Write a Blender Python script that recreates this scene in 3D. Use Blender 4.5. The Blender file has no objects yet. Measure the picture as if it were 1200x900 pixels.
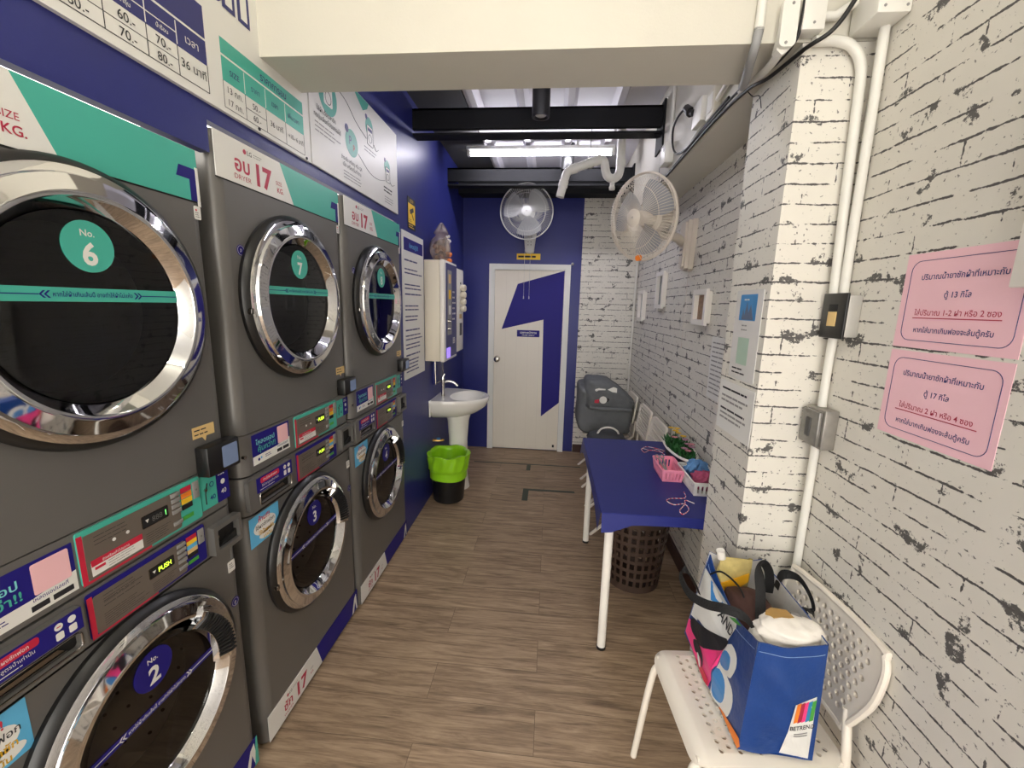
import bpy, bmesh, math, random
from mathutils import Matrix, Vector
from mathutils.geometry import delaunay_2d_cdt
random.seed(7)
S = bpy.context.scene
COL = S.collection
PI = math.pi
cos, sin = math.cos, math.sin

# ------------------------------------------------------------------ camera, world, exposure, large lamps
def make_camera():
    f, pitch, yaw, roll, H = 497.41, .183, -.0863, -.0243, 1.6178
    cy, sy, cp, sp, cr, sr = cos(yaw), sin(yaw), cos(pitch), sin(pitch), cos(roll), sin(roll)
    xr, yr, zr = Vector((cy, -sy, 0)), Vector((sy, cy, 0)), Vector((0, 0, 1))
    fw = yr*cp - zr*sp
    u0 = yr*sp + zr*cp
    R = xr*cr - u0*sr
    U = xr*sr + u0*cr
    cam = bpy.data.cameras.new('camera')
    cam.sensor_fit = 'HORIZONTAL'
    cam.sensor_width = 36
    cam.lens = f*36/1200
    cam.clip_start = .02
    o = bpy.data.objects.new('camera', cam)
    COL.objects.link(o)
    m = Matrix((R, U, -fw)).transposed().to_4x4()
    m.translation = Vector((0, 0, H))
    o.matrix_world = m
    S.camera = o
make_camera()
S.view_settings.view_transform = 'Standard'
S.view_settings.look = 'None'
S.view_settings.exposure = 0.27
S.view_settings.gamma = 1
S.view_settings.use_curve_mapping = False
W = bpy.data.worlds.new('daylight')
S.world = W
W.use_nodes = True
W.node_tree.nodes['Background'].inputs[0].default_value = (1.0, .955, .88, 1)
W.node_tree.nodes['Background'].inputs[1].default_value = 5.0
FRONT_FILL_TUBE = 30.0      # emission of the unseen tube added to match the front brightness
BACK_TUBE = 44.0       # emission of the tube over the back of the shop

# ------------------------------------------------------------------ materials
def lin(c):
    c = c/255.0
    return c/12.92 if c <= .04045 else ((c+.055)/1.055)**2.4
MATS = {}
def mat(name, rgb, rough=.5, metal=0.0, var=.06, vs=9.0, bump=0.0, bs=60.0, spec=.5, emit=0.0, coat=0.0):
    if name in MATS: return MATS[name]
    m = bpy.data.materials.new(name); m.use_nodes = True
    nt = m.node_tree; b = nt.nodes['Principled BSDF']
    c = tuple(lin(x) for x in rgb)
    b.inputs['Roughness'].default_value = rough
    b.inputs['Metallic'].default_value = metal
    b.inputs['Specular IOR Level'].default_value = spec
    if coat: b.inputs['Coat Weight'].default_value = coat
    if emit:
        b.inputs['Emission Color'].default_value = (*c, 1)
        b.inputs['Emission Strength'].default_value = emit
    tc = nt.nodes.new('ShaderNodeTexCoord')
    if var:
        n = nt.nodes.new('ShaderNodeTexNoise'); n.inputs['Scale'].default_value = vs; n.inputs['Detail'].default_value = 4
        nt.links.new(tc.outputs['Object'], n.inputs['Vector'])
        r = nt.nodes.new('ShaderNodeMix'); r.data_type = 'RGBA'
        r.inputs['A'].default_value = (*(x*(1-var) for x in c), 1)
        r.inputs['B'].default_value = (*(min(1, x*(1+var)) for x in c), 1)
        nt.links.new(n.outputs['Fac'], r.inputs['Factor'])
        nt.links.new(r.outputs['Result'], b.inputs['Base Color'])
    else:
        b.inputs['Base Color'].default_value = (*c, 1)
    if bump:
        n2 = nt.nodes.new('ShaderNodeTexNoise'); n2.inputs['Scale'].default_value = bs; n2.inputs['Detail'].default_value = 5
        nt.links.new(tc.outputs['Object'], n2.inputs['Vector'])
        bp = nt.nodes.new('ShaderNodeBump'); bp.inputs['Strength'].default_value = bump; bp.inputs['Distance'].default_value = .01
        nt.links.new(n2.outputs['Fac'], bp.inputs['Height'])
        nt.links.new(bp.outputs['Normal'], b.inputs['Normal'])
    MATS[name] = m
    return m

def node_mat(name):
    m = bpy.data.materials.new(name); m.use_nodes = True; MATS[name] = m
    nt = m.node_tree
    return m, nt, nt.nodes['Principled BSDF'], nt.nodes.new, nt.links.new

def math_node(nt, op, a, b=None, clamp=False):
    n = nt.nodes.new('ShaderNodeMath'); n.operation = op; n.use_clamp = clamp
    for i, x in enumerate((a, b)):
        if x is None: continue
        if isinstance(x, (int, float)): n.inputs[i].default_value = x
        else: nt.links.new(x, n.inputs[i])
    return n.outputs[0]

def ramp(nt, src, lo, hi):
    n = nt.nodes.new('ShaderNodeMapRange'); n.inputs['From Min'].default_value = lo; n.inputs['From Max'].default_value = hi
    n.interpolation_type = 'SMOOTHSTEP'
    nt.links.new(src, n.inputs['Value'])
    return n.outputs['Result']

def noise(nt, vec, scale, detail=4, rough=.55):
    n = nt.nodes.new('ShaderNodeTexNoise'); n.inputs['Scale'].default_value = scale
    n.inputs['Detail'].default_value = detail; n.inputs['Roughness'].default_value = rough
    nt.links.new(vec, n.inputs['Vector'])
    return n

def brick_material():
    m, nt, b, N, L = node_mat('white_brick_wallpaper')
    tc = N('ShaderNodeTexCoord'); sx = N('ShaderNodeSeparateXYZ'); L(tc.outputs['Object'], sx.inputs[0])
    h = math_node(nt, 'ADD', sx.outputs['X'], sx.outputs['Y'])
    cv = N('ShaderNodeCombineXYZ'); L(h, cv.inputs[0]); L(sx.outputs['Z'], cv.inputs[1])
    wob = noise(nt, cv.outputs[0], 16, 3)
    ws = N('ShaderNodeVectorMath'); ws.operation = 'SUBTRACT'; L(wob.outputs['Color'], ws.inputs[0]); ws.inputs[1].default_value = (.5, .5, .5)
    wm = N('ShaderNodeVectorMath'); wm.operation = 'SCALE'; L(ws.outputs[0], wm.inputs[0]); wm.inputs['Scale'].default_value = .009
    wa = N('ShaderNodeVectorMath'); wa.operation = 'ADD'; L(cv.outputs[0], wa.inputs[0]); L(wm.outputs[0], wa.inputs[1])
    def brick(mortar, smooth, width):
        t = N('ShaderNodeTexBrick'); L(wa.outputs[0], t.inputs['Vector'])
        t.inputs['Scale'].default_value = 1; t.inputs['Brick Width'].default_value = width; t.inputs['Row Height'].default_value = .0570
        t.inputs['Mortar Size'].default_value = mortar; t.inputs['Mortar Smooth'].default_value = smooth
        t.offset = .43
        return t.outputs['Fac']
    bed = brick(.010, 1.0, 60.0); joint = brick(.010, 1.0, .205); wide = brick(.026, 1.0, .205)
    rag = math_node(nt, 'MULTIPLY', math_node(nt, 'SUBTRACT', noise(nt, cv.outputs[0], 60, 6, .7).outputs['Fac'], .5), 1.15)
    g1 = math_node(nt, 'MULTIPLY', math_node(nt, 'SUBTRACT', noise(nt, cv.outputs[0], 9.5, 3).outputs['Fac'], .488), 2.4)
    sh = N('ShaderNodeVectorMath'); sh.operation = 'ADD'; L(cv.outputs[0], sh.inputs[0]); sh.inputs[1].default_value = (7.3, 3.1, 0)
    g2 = math_node(nt, 'MULTIPLY', math_node(nt, 'SUBTRACT', noise(nt, sh.outputs[0], 10, 3).outputs['Fac'], .575), 3.2)
    cap = lambda x, k: math_node(nt, 'MINIMUM', x, k)
    hl = ramp(nt, math_node(nt, 'ADD', math_node(nt, 'ADD', bed, rag), cap(g1, .07)), .86, .95)
    vl = ramp(nt, math_node(nt, 'ADD', math_node(nt, 'ADD', joint, rag), cap(g2, .02)), .87, .96)
    line = math_node(nt, 'MAXIMUM', hl, vl)
    n3 = noise(nt, cv.outputs[0], 75, 6, .72)
    area = ramp(nt, noise(nt, sh.outputs[0], 13, 2, .4).outputs['Fac'], .575, .69)
    blot = ramp(nt, math_node(nt, 'ADD', math_node(nt, 'ADD', n3.outputs['Fac'], math_node(nt, 'MULTIPLY', area, .20)), math_node(nt, 'MULTIPLY', wide, .12)), .70, .75)
    blot = math_node(nt, 'MULTIPLY', blot, ramp(nt, area, .05, .35))
    speck = ramp(nt, noise(nt, cv.outputs[0], 70, 4, .6).outputs['Fac'], .63, .67)
    dark = math_node(nt, 'MAXIMUM', math_node(nt, 'MAXIMUM', math_node(nt, 'MULTIPLY', line, .93), math_node(nt, 'MULTIPLY', blot, .9)), math_node(nt, 'MULTIPLY', speck, .75))
    base = N('ShaderNodeMix'); base.data_type = 'RGBA'
    base.inputs['A'].default_value = (lin(214), lin(210), lin(200), 1); base.inputs['B'].default_value = (lin(227), lin(223), lin(212), 1)
    L(noise(nt, cv.outputs[0], 7, 5).outputs['Fac'], base.inputs['Factor'])
    mx = N('ShaderNodeMix'); mx.data_type = 'RGBA'; L(dark, mx.inputs['Factor']); L(base.outputs['Result'], mx.inputs['A'])
    mx.inputs['B'].default_value = (lin(52), lin(50), lin(52), 1)
    L(mx.outputs['Result'], b.inputs['Base Color']); b.inputs['Roughness'].default_value = .62
    bp = N('ShaderNodeBump'); bp.inputs['Strength'].default_value = .25; bp.inputs['Distance'].default_value = .004; bp.invert = True
    L(dark, bp.inputs['Height']); L(bp.outputs['Normal'], b.inputs['Normal'])
    return m

def floor_material():
    m, nt, b, N, L = node_mat('wood_plank_vinyl')
    tc = N('ShaderNodeTexCoord')
    br = N('ShaderNodeTexBrick'); L(tc.outputs['Object'], br.inputs['Vector'])
    br.inputs['Scale'].default_value = 1; br.inputs['Brick Width'].default_value = 1.22; br.inputs['Row Height'].default_value = .183
    br.inputs['Mortar Size'].default_value = .0011; br.inputs['Mortar Smooth'].default_value = .3; br.offset = .37
    br.inputs['Color1'].default_value = (.1, .1, .1, 1); br.inputs['Color2'].default_value = (.9, .9, .9, 1); br.inputs['Mortar'].default_value = (.5, .5, .5, 1)
    sc = N('ShaderNodeVectorMath'); sc.operation = 'MULTIPLY'; L(tc.outputs['Object'], sc.inputs[0]); sc.inputs[1].default_value = (1.3, 15, 1)
    off = N('ShaderNodeVectorMath'); off.operation = 'SCALE'; L(br.outputs['Color'], off.inputs[0]); off.inputs['Scale'].default_value = 13
    ad = N('ShaderNodeVectorMath'); ad.operation = 'ADD'; L(sc.outputs[0], ad.inputs[0]); L(off.outputs[0], ad.inputs[1])
    g = noise(nt, ad.outputs[0], 2.2, 7, .62); g.inputs['Distortion'].default_value = 1.1
    g2 = noise(nt, ad.outputs[0], 11, 4, .6)
    f = math_node(nt, 'ADD', math_node(nt, 'MULTIPLY', g.outputs['Fac'], .72), math_node(nt, 'MULTIPLY', g2.outputs['Fac'], .28))
    cr = N('ShaderNodeValToRGB'); L(f, cr.inputs['Fac'])
    e = cr.color_ramp.elements
    e[0].position = .33; e[0].color = (lin(110), lin(91), lin(72), 1)
    e[1].position = .68; e[1].color = (lin(194), lin(169), lin(140), 1)
    k = cr.color_ramp.elements.new(.5); k.color = (lin(158), lin(134), lin(109), 1)
    tone = N('ShaderNodeMix'); tone.data_type = 'RGBA'; tone.blend_type = 'MULTIPLY'; tone.inputs['Factor'].default_value = .14
    L(cr.outputs['Color'], tone.inputs['A']); L(br.outputs['Color'], tone.inputs['B'])
    mx = N('ShaderNodeMix'); mx.data_type = 'RGBA'; L(math_node(nt, 'MULTIPLY', br.outputs['Fac'], .75), mx.inputs['Factor'])
    L(tone.outputs['Result'], mx.inputs['A']); mx.inputs['B'].default_value = (lin(58), lin(46), lin(38), 1)
    L(mx.outputs['Result'], b.inputs['Base Color']); b.inputs['Roughness'].default_value = .46; b.inputs['Specular IOR Level'].default_value = .35
    bp = N('ShaderNodeBump'); bp.inputs['Strength'].default_value = .12; bp.inputs['Distance'].default_value = .003
    L(f, bp.inputs['Height']); L(bp.outputs['Normal'], b.inputs['Normal'])
    return m

def glass_material(name, tint, fres=1.6):
    m, nt, b, N, L = node_mat(name)
    nt.nodes.remove(b); out = nt.nodes['Material Output']
    t = N('ShaderNodeBsdfTransparent'); t.inputs[0].default_value = (*tint, 1)
    g = N('ShaderNodeBsdfGlossy'); g.inputs['Roughness'].default_value = .02
    fr = N('ShaderNodeFresnel'); fr.inputs['IOR'].default_value = fres
    mx = N('ShaderNodeMixShader'); L(fr.outputs[0], mx.inputs[0]); L(t.outputs[0], mx.inputs[1]); L(g.outputs[0], mx.inputs[2])
    L(mx.outputs[0], out.inputs[0])
    return m

def twine_material():
    m, nt, b, N, L = node_mat('red_white_twine')
    tc = N('ShaderNodeTexCoord')
    w = N('ShaderNodeTexWave'); w.inputs['Scale'].default_value = 26; w.bands_direction = 'DIAGONAL'
    L(tc.outputs['Object'], w.inputs['Vector'])
    mx = N('ShaderNodeMix'); mx.data_type = 'RGBA'; L(ramp(nt, w.outputs['Fac'], .45, .55), mx.inputs['Factor'])
    mx.inputs['A'].default_value = (lin(225), lin(215), lin(215), 1); mx.inputs['B'].default_value = (lin(205), lin(70), lin(85), 1)
    L(mx.outputs['Result'], b.inputs['Base Color']); b.inputs['Roughness'].default_value = .8
    return m

BRICK = brick_material()
FLOOR = floor_material()
GLASS = glass_material('smoked_door_glass', (.80, .79, .77))
def film_material():
    m, nt, b, N, L = node_mat('clear_plastic_film')
    out = nt.nodes['Material Output']; t = N('ShaderNodeBsdfTransparent')
    b.inputs['Base Color'].default_value = (lin(176), lin(158), lin(146), 1); b.inputs['Roughness'].default_value = .22
    mx = N('ShaderNodeMixShader'); mx.inputs[0].default_value = .42; L(t.outputs[0], mx.inputs[1]); L(b.outputs[0], mx.inputs[2]); L(mx.outputs[0], out.inputs[0])
    return m
POUCH = film_material()
TWINE = twine_material()
BLUE = mat('blue_wall_paint', (42, 48, 118), .38, var=.05, bump=.04, bs=120, spec=.35)
BLUE_BACK = BLUE
CREAM = mat('cream_wall_paint', (206, 202, 190), .6, var=.025, bump=.06, bs=150)
WHITE = mat('white_paint', (226, 226, 222), .5, var=.02)
DECK = mat('white_metal_deck', (228, 226, 232), .45, var=.05, vs=4)
STEEL = mat('black_steel_paint', (22, 23, 26), .7, var=.1, spec=.25)
DGREY = mat('dark_grey_board', (74, 74, 74), .7, var=.1)
BROWN = mat('dark_red_brown_wood', (62, 36, 30), .45, var=.15)
BODY = mat('graphite_cabinet_metal', (111, 109, 106), .38, .3, var=.04)
BODYD = mat('graphite_gap', (18, 18, 18), .7, 0)
CHROME = mat('chrome', (225, 225, 226), .05, 1.0, var=.02)
CHROMED = mat('dark_chrome', (150, 146, 142), .12, 1.0, var=.02)
BLACK = mat('black_plastic', (20, 20, 21), .35, var=.1)
MBLACK = mat('matt_black', (14, 14, 15), .7, var=.1)
DRUM = mat('drum_steel', (150, 148, 145), .42, .5, var=.05)
RUBBER = mat('grey_door_rubber', (44, 44, 44), .6)
TEAL = mat('teal_print', (70, 176, 158), .38, var=.02)
NAVY = mat('navy_print', (34, 28, 118), .5, var=.02, spec=.2)
NAVYT = mat('dark_navy_print', (38, 42, 110), .45, var=.02)
PAPER = mat('white_print', (228, 227, 222), .42, var=.02)
RED = mat('red_print', (196, 32, 62), .45, var=.02)
CRIM = mat('crimson_print', (178, 34, 66), .45, var=.02)
INK = mat('black_ink', (30, 30, 36), .6, var=.05)
GREYP = mat('grey_plastic', (140, 138, 136), .4)
PLATE = mat('bronze_panel', (112, 103, 94), .4, .2)
YEL = mat('yellow_print', (240, 196, 40), .5, var=.02)
ORG = mat('orange_print', (238, 130, 40), .5, var=.02)
SKY = mat('sky_blue_print', (92, 178, 222), .45, var=.08, vs=30)
GRN = mat('green_print', (70, 160, 60), .5)
TAN = mat('tan_label', (222, 190, 128), .5)
PINKC = mat('pink_card', (240, 190, 196), .5, var=.02)
PINKP = mat('pink_paper', (242, 196, 206), .6, var=.02)
PVC = mat('white_pvc', (226, 224, 216), .4, var=.03)
PVCG = mat('grey_corrugated', (150, 150, 150), .5)
IVORY = mat('ivory_plastic', (222, 214, 196), .4, var=.03)
ENAM = mat('white_enamel', (238, 234, 226), .35, var=.02)
CERAM = mat('white_ceramic', (240, 238, 232), .14, var=.01, coat=.4)
TBLUE = mat('blue_vinyl_cover', (32, 40, 116), .42, spec=.3, var=.06, bump=.05, bs=25)
SCREEN = mat('reader_screen', (96, 108, 132), .2, emit=.35)
LED = mat('display_led', (196, 232, 60), .5, var=0, emit=2.6)
LEDG = mat('display_led_green', (110, 230, 110), .5, var=0, emit=1.6)
VIOLET = mat('violet_screen', (150, 120, 235), .3, var=0, emit=.9)
KNOB = mat('satin_steel', (190, 186, 178), .22, 1.0)

# ------------------------------------------------------------------ mesh builder
_TC = {}
def glyphs(s, bold):
    k = (s, bold)
    if k not in _TC:
        cu = bpy.data.curves.new('t', 'FONT'); cu.body = s; cu.size = 1; cu.offset = bold; cu.resolution_u = 3; cu.fill_mode = 'FRONT'
        o = bpy.data.objects.new('t', cu); COL.objects.link(o)
        me = bpy.data.meshes.new_from_object(o)
        vs = [(v.co.x, v.co.y) for v in me.vertices]; fs = [tuple(p.vertices) for p in me.polygons]
        bpy.data.objects.remove(o); bpy.data.meshes.remove(me); bpy.data.curves.remove(cu)
        _TC[k] = (vs, fs)
    return _TC[k]

UVN_X = Matrix(((0, 0, 1, 0), (1, 0, 0, 0), (0, 1, 0, 0), (0, 0, 0, 1)))      # u along +Y, v up, n towards +X
UVN_NX = Matrix(((0, 0, -1, 0), (-1, 0, 0, 0), (0, 1, 0, 0), (0, 0, 0, 1)))   # u along -Y, v up, n towards -X
UVN_NY = Matrix(((1, 0, 0, 0), (0, 0, -1, 0), (0, 1, 0, 0), (0, 0, 0, 1)))    # u along +X, v up, n towards -Y

class MB:
    def __init__(s, M=None):
        s.v = []; s.f = []; s.mi = []; s.m = []; s.M = M if M is not None else Matrix()
    def slot(s, m):
        if m not in s.m: s.m.append(m)
        return s.m.index(m)
    def add(s, vs, fs, m):
        o = len(s.v); k = s.slot(m)
        s.v += [s.M @ Vector(p) for p in vs]
        for f in fs: s.f.append(tuple(i+o for i in f)); s.mi.append(k)
    def box(s, a, b, m, r=0.0, seg=2):
        a, b = [min(x, y) for x, y in zip(a, b)], [max(x, y) for x, y in zip(a, b)]
        if r <= 0:
            x0, y0, z0 = a; x1, y1, z1 = b
            s.add([(x0,y0,z0),(x1,y0,z0),(x1,y1,z0),(x0,y1,z0),(x0,y0,z1),(x1,y0,z1),(x1,y1,z1),(x0,y1,z1)],
                  [(0,3,2,1),(4,5,6,7),(0,1,5,4),(1,2,6,5),(2,3,7,6),(3,0,4,7)], m)
            return
        bm = bmesh.new(); bmesh.ops.create_cube(bm, size=1)
        for v in bm.verts: v.co = Vector([(p+q)/2+c*(q-p) for p, q, c in zip(a, b, v.co)])
        r = min(r, .49*min(q-p for p, q in zip(a, b)))
        bmesh.ops.bevel(bm, geom=bm.edges[:], offset=r, segments=seg, affect='EDGES', profile=.5)
        s.addbm(bm, m)
    def addbm(s, bm, m):
        bm.verts.index_update()
        s.add([tuple(v.co) for v in bm.verts], [tuple(v.index for v in f.verts) for f in bm.faces], m); bm.free()
    def prism(s, pts, n0, n1, m):
        k = len(pts)
        a = sum(pts[i][0]*pts[(i+1) % k][1]-pts[(i+1) % k][0]*pts[i][1] for i in range(k))
        if a < 0: pts = pts[::-1]
        s.add([(p[0], p[1], n0) for p in pts]+[(p[0], p[1], n1) for p in pts],
              [tuple(range(k))[::-1], tuple(range(k, 2*k))]+[(i, (i+1) % k, k+(i+1) % k, k+i) for i in range(k)], m)
    def rect(s, u0, v0, u1, v1, n0, n1, m): s.box((u0, v0, n0), (u1, v1, n1), m)
    def rrect(s, u0, v0, u1, v1, r, n0, n1, m, seg=5): s.prism(rrpts(u0, v0, u1, v1, r, seg), n0, n1, m)
    def disc(s, u, v, r, n0, n1, m, seg=32, ry=None):
        ry = ry or r
        s.prism([(u+r*cos(2*PI*i/seg), v+ry*sin(2*PI*i/seg)) for i in range(seg)], n0, n1, m)
    def ring(s, u, v, r0, r1, n0, n1, m, seg=32): s.lathe([(r0, n0), (r1, n0), (r1, n1), (r0, n1)], m, (u, v, 0), seg, True)
    def lathe(s, prof, m, c=(0, 0, 0), seg=48, closed=False, sx=1, sy=1, a0=0, a1=2*PI, flip=False):
        full = abs(a1-a0-2*PI) < 1e-6; k = len(prof); na = seg if full else seg+1
        vs = []
        for i in range(na):
            t = a0+(a1-a0)*i/seg
            for r, z in prof: vs.append((c[0]+sx*r*cos(t), c[1]+sy*r*sin(t), c[2]+z))
        fs = []
        for i in range(seg):
            j = (i+1) % na
            for q in range(k if closed else k-1):
                p = (q+1) % k
                f = (i*k+q, j*k+q, j*k+p, i*k+p)
                fs.append(f[::-1] if flip else f)
        if not full and closed: fs += [tuple(range(k)), tuple(range((na-1)*k, na*k))[::-1]]
        s.add(vs, fs, m)
    def tube(s, pts, r, m, seg=10, closed=False, caps=True, flat=None, up=None):
        pts = [Vector(p) for p in pts]; n = len(pts); vs = []
        rr = r if isinstance(r, (list, tuple)) else [r]*n
        prev = None
        for i, p in enumerate(pts):
            if closed: d = pts[(i+1) % n]-pts[i-1]
            else: d = pts[min(i+1, n-1)]-pts[max(i-1, 0)]
            d.normalize()
            if up is not None: x = Vector(up).cross(d)
            elif prev is None:
                x = d.orthogonal()
            else: x = prev-d*prev.dot(d)
            if x.length < 1e-6: x = d.orthogonal()
            x.normalize(); prev = x; y = d.cross(x)
            fx, fy = (1, 1) if flat is None else flat
            for j in range(seg):
                t = 2*PI*j/seg
                vs.append(p+x*(rr[i]*fx*cos(t))+y*(rr[i]*fy*sin(t)))
        fs = []
        for i in range(n if closed else n-1):
            k = (i+1) % n
            for j in range(seg):
                q = (j+1) % seg
                fs.append((i*seg+j, i*seg+q, k*seg+q, k*seg+j))
        if caps and not closed: fs += [tuple(range(seg))[::-1], tuple(range((n-1)*seg, n*seg))]
        s.add([tuple(v) for v in vs], fs, m)
    def grid(s, fn, nu, nv, m, closeu=False):
        vs = [fn(i/nu, j/nv) for j in range(nv+1) for i in range(nu if closeu else nu+1)]
        w = nu if closeu else nu+1
        fs = [(j*w+i, j*w+(i+1) % w, (j+1)*w+(i+1) % w, (j+1)*w+i) for j in range(nv) for i in range(nu)]
        s.add(vs, fs, m)
    def plate(s, outer, holes, n0, n1, m, fn=None, extra=()):
        """flat plate with real holes; fn may bend it"""
        loops = [outer]+list(holes); pts = []; ed = []
        for lp in loops:
            o = len(pts); pts += [Vector(p) for p in lp]; ed += [(o+i, o+(i+1) % len(lp)) for i in range(len(lp))]
        nloop = len(pts); pts += [Vector(p) for p in extra]
        r = delaunay_2d_cdt(pts, ed, [], 0, 1e-6)
        vo, fo = r[0], r[2]
        tri = []
        for f in fo:
            c = sum((vo[i] for i in f), Vector((0, 0)))/len(f)
            if inpoly(c, outer) and not any((c-Vector(h[0])).length < .6 and inpoly(c, h) for h in holes): tri.append(tuple(f))
        k = len(vo); g = fn or (lambda u, v, n: (u, v, n))
        vs = [g(p.x, p.y, n1) for p in vo]+[g(p.x, p.y, n0) for p in vo]
        fs = []
        for f in tri:
            a = sum(vo[f[i]].x*vo[f[(i+1) % 3]].y-vo[f[(i+1) % 3]].x*vo[f[i]].y for i in range(3))
            if a < 0: f = f[::-1]
            fs += [f, tuple(i+k for i in f)[::-1]]
        cnt = {}
        for f in fs[::2]:
            for i in range(3): cnt[(f[i], f[(i+1) % 3])] = 1
        for (a, b) in list(cnt):
            if (b, a) not in cnt: fs.append((b, a, a+k, b+k))
        s.add(vs, fs, m)
    def text(s, t, u, v, h, n, m, al='C', bold=.0, w=None, sx=1.0, rot=0.0):
        vs, fs = glyphs(t, bold)
        if not vs: return
        x0 = min(p[0] for p in vs); x1 = max(p[0] for p in vs); k = h/.70; kx = k*sx
        if w: kx = min(kx, w/max(1e-6, x1-x0))
        ox = {'C': -(x0+x1)/2, 'L': -x0, 'R': -x1}[al]
        c, q = cos(rot), sin(rot)
        s.add([(u+(p[0]+ox)*kx*c-p[1]*k*q, v+(p[0]+ox)*kx*q+p[1]*k*c, n) for p in vs], fs, m)
    def bars(s, u0, v0, u1, v1, n, m, lines, fill=.5, cuts=3, seed=1, lens=None):
        """rows of strokes standing for print too small to read"""
        rd = random.Random(seed); h = (v1-v0)/lines
        for i in range(lines):
            y = v1-h*(i+.5); L = (u1-u0)*(lens[i % len(lens)] if lens else rd.uniform(.6, 1)); x = u0
            while x < u0+L-1e-4:
                d = min(rd.uniform(.1, .34)*(u1-u0), u0+L-x)
                s.add([(x, y-h*fill/2, n), (x+d, y-h*fill/2, n), (x+d, y+h*fill/2, n), (x, y+h*fill/2, n)], [(0, 1, 2, 3)], m)
                x += d+h*.25
    def build(s, name, parent=None, loc=None, smooth=34, M=None, kind=None):
        me = bpy.data.meshes.new(name); me.from_pydata([tuple(p) for p in s.v], [], s.f)
        for m in s.m: me.materials.append(m)
        me.polygons.foreach_set('material_index', s.mi)
        me.validate(clean_customdata=False)
        if smooth:
            me.shade_smooth(); me.set_sharp_from_angle(angle=math.radians(smooth))
        me.update()
        o = bpy.data.objects.new(name, me); COL.objects.link(o)
        if loc is not None: o.location = loc
        if parent is not None: o.parent = parent
        if kind: o['kind'] = kind
        return o

def rrpts(u0, v0, u1, v1, r, seg=5):
    p = []
    for cx, cy, a in ((u1-r, v1-r, 0), (u0+r, v1-r, PI/2), (u0+r, v0+r, PI), (u1-r, v0+r, 1.5*PI)):
        p += [(cx+r*cos(a+PI/2*i/seg), cy+r*sin(a+PI/2*i/seg)) for i in range(seg+1)]
    return p
def circ(u, v, r, k=16, ry=None): return [(u+r*cos(2*PI*i/k), v+(ry or r)*sin(2*PI*i/k)) for i in range(k)]
def inpoly(c, poly):
    r = False; k = len(poly); x, y = c[0], c[1]
    for i in range(k):
        (x0, y0), (x1, y1) = poly[i], poly[i-1]
        if (y0 > y) != (y1 > y) and x < (x1-x0)*(y-y0)/(y1-y0)+x0: r = not r
    return r
def spline(pts, k=6, closed=False):
    P = [Vector(p) for p in pts]; n = len(P); out = []
    for i in range(n if closed else n-1):
        a = P[(i-1) % n] if closed or i > 0 else P[0]; b = P[i]; c = P[(i+1) % n]; d = P[(i+2) % n] if closed or i+2 < n else P[-1]
        for j in range(k):
            t = j/k
            out.append(.5*((2*b)+(c-a)*t+(2*a-5*b+4*c-d)*t*t+(3*b-a-3*c+d)*t**3))
    if not closed: out.append(P[-1])
    return out

def tag(o, label, cat, group=None, kind=None):
    o['label'] = label; o['category'] = cat
    if group: o['group'] = group
    if kind: o['kind'] = kind
    return o
def thing(name, label, cat, loc, group=None, rz=0.0):
    o = bpy.data.objects.new(name, None); o.empty_display_size = .05; COL.objects.link(o)
    o.location = loc; o.rotation_euler = (0, 0, rz)
    return tag(o, label, cat, group)
def plabel(o, t): o['label'] = t; return o

# ------------------------------------------------------------------ the room
XL, XR, YB = -.963, .8785, 4.658
XC, YC0, YC1 = .683, 1.43, 1.735        # brick column
ZS = 2.392; XBK = .66                    # bulkhead over the back right wall
def struct(mb, name, smooth=0): return mb.build(name, smooth=smooth, kind='structure')

b = MB(); b.box((-1.9, -2.4, -.06), (1.0, YB+.12, 0), FLOOR); struct(b, 'floor')
# left wall: blue panel flush with the machine fronts, open where the stacks stand
b = MB(UVN_X)
b.prism([(-2.4, 0), (-.245, 0), (-.245, 2.016), (1.196, 2.016), (1.196, 2.10), (2.683, 2.10), (2.683, 0), (YB, 0), (YB, 3.25), (-2.4, 3.25)], XL-.03, XL, BLUE)
struct(b, 'wall_left')
b = MB(UVN_X); b.rect(-.4, 0, 2.8, 2.2, XL-.99, XL-.94, DGREY); struct(b, 'wall_recess')
b = MB()
b.box((XL-.05, YB, 0), (.298, YB+.1, 3.1), BLUE_BACK); b.box((.298, YB-.002, 0), (1.0, YB+.1, 3.1), BRICK)
struct(b, 'wall_back')
b = MB(); b.box((XR, -2.4, 0), (XR+.1, YB+.1, 3.1), BRICK); struct(b, 'wall_right')
b = MB(); b.box((XC, YC0, 0), (XR+.05, YC1, 2.370), BRICK); struct(b, 'column')
b = MB(); b.box((XL-.05, 1.43, 2.372), (XR+.05, 1.66, 3.1), CREAM); struct(b, 'beam')
b = MB(); b.box((XBK, 1.66, ZS), (XR+.05, YB, 3.1), CREAM); struct(b, 'bulkhead')
b = MB(); b.box((-1.1, -2.4, 2.98), (1.0, 1.44, 3.06), WHITE); struct(b, 'ceiling')
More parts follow.
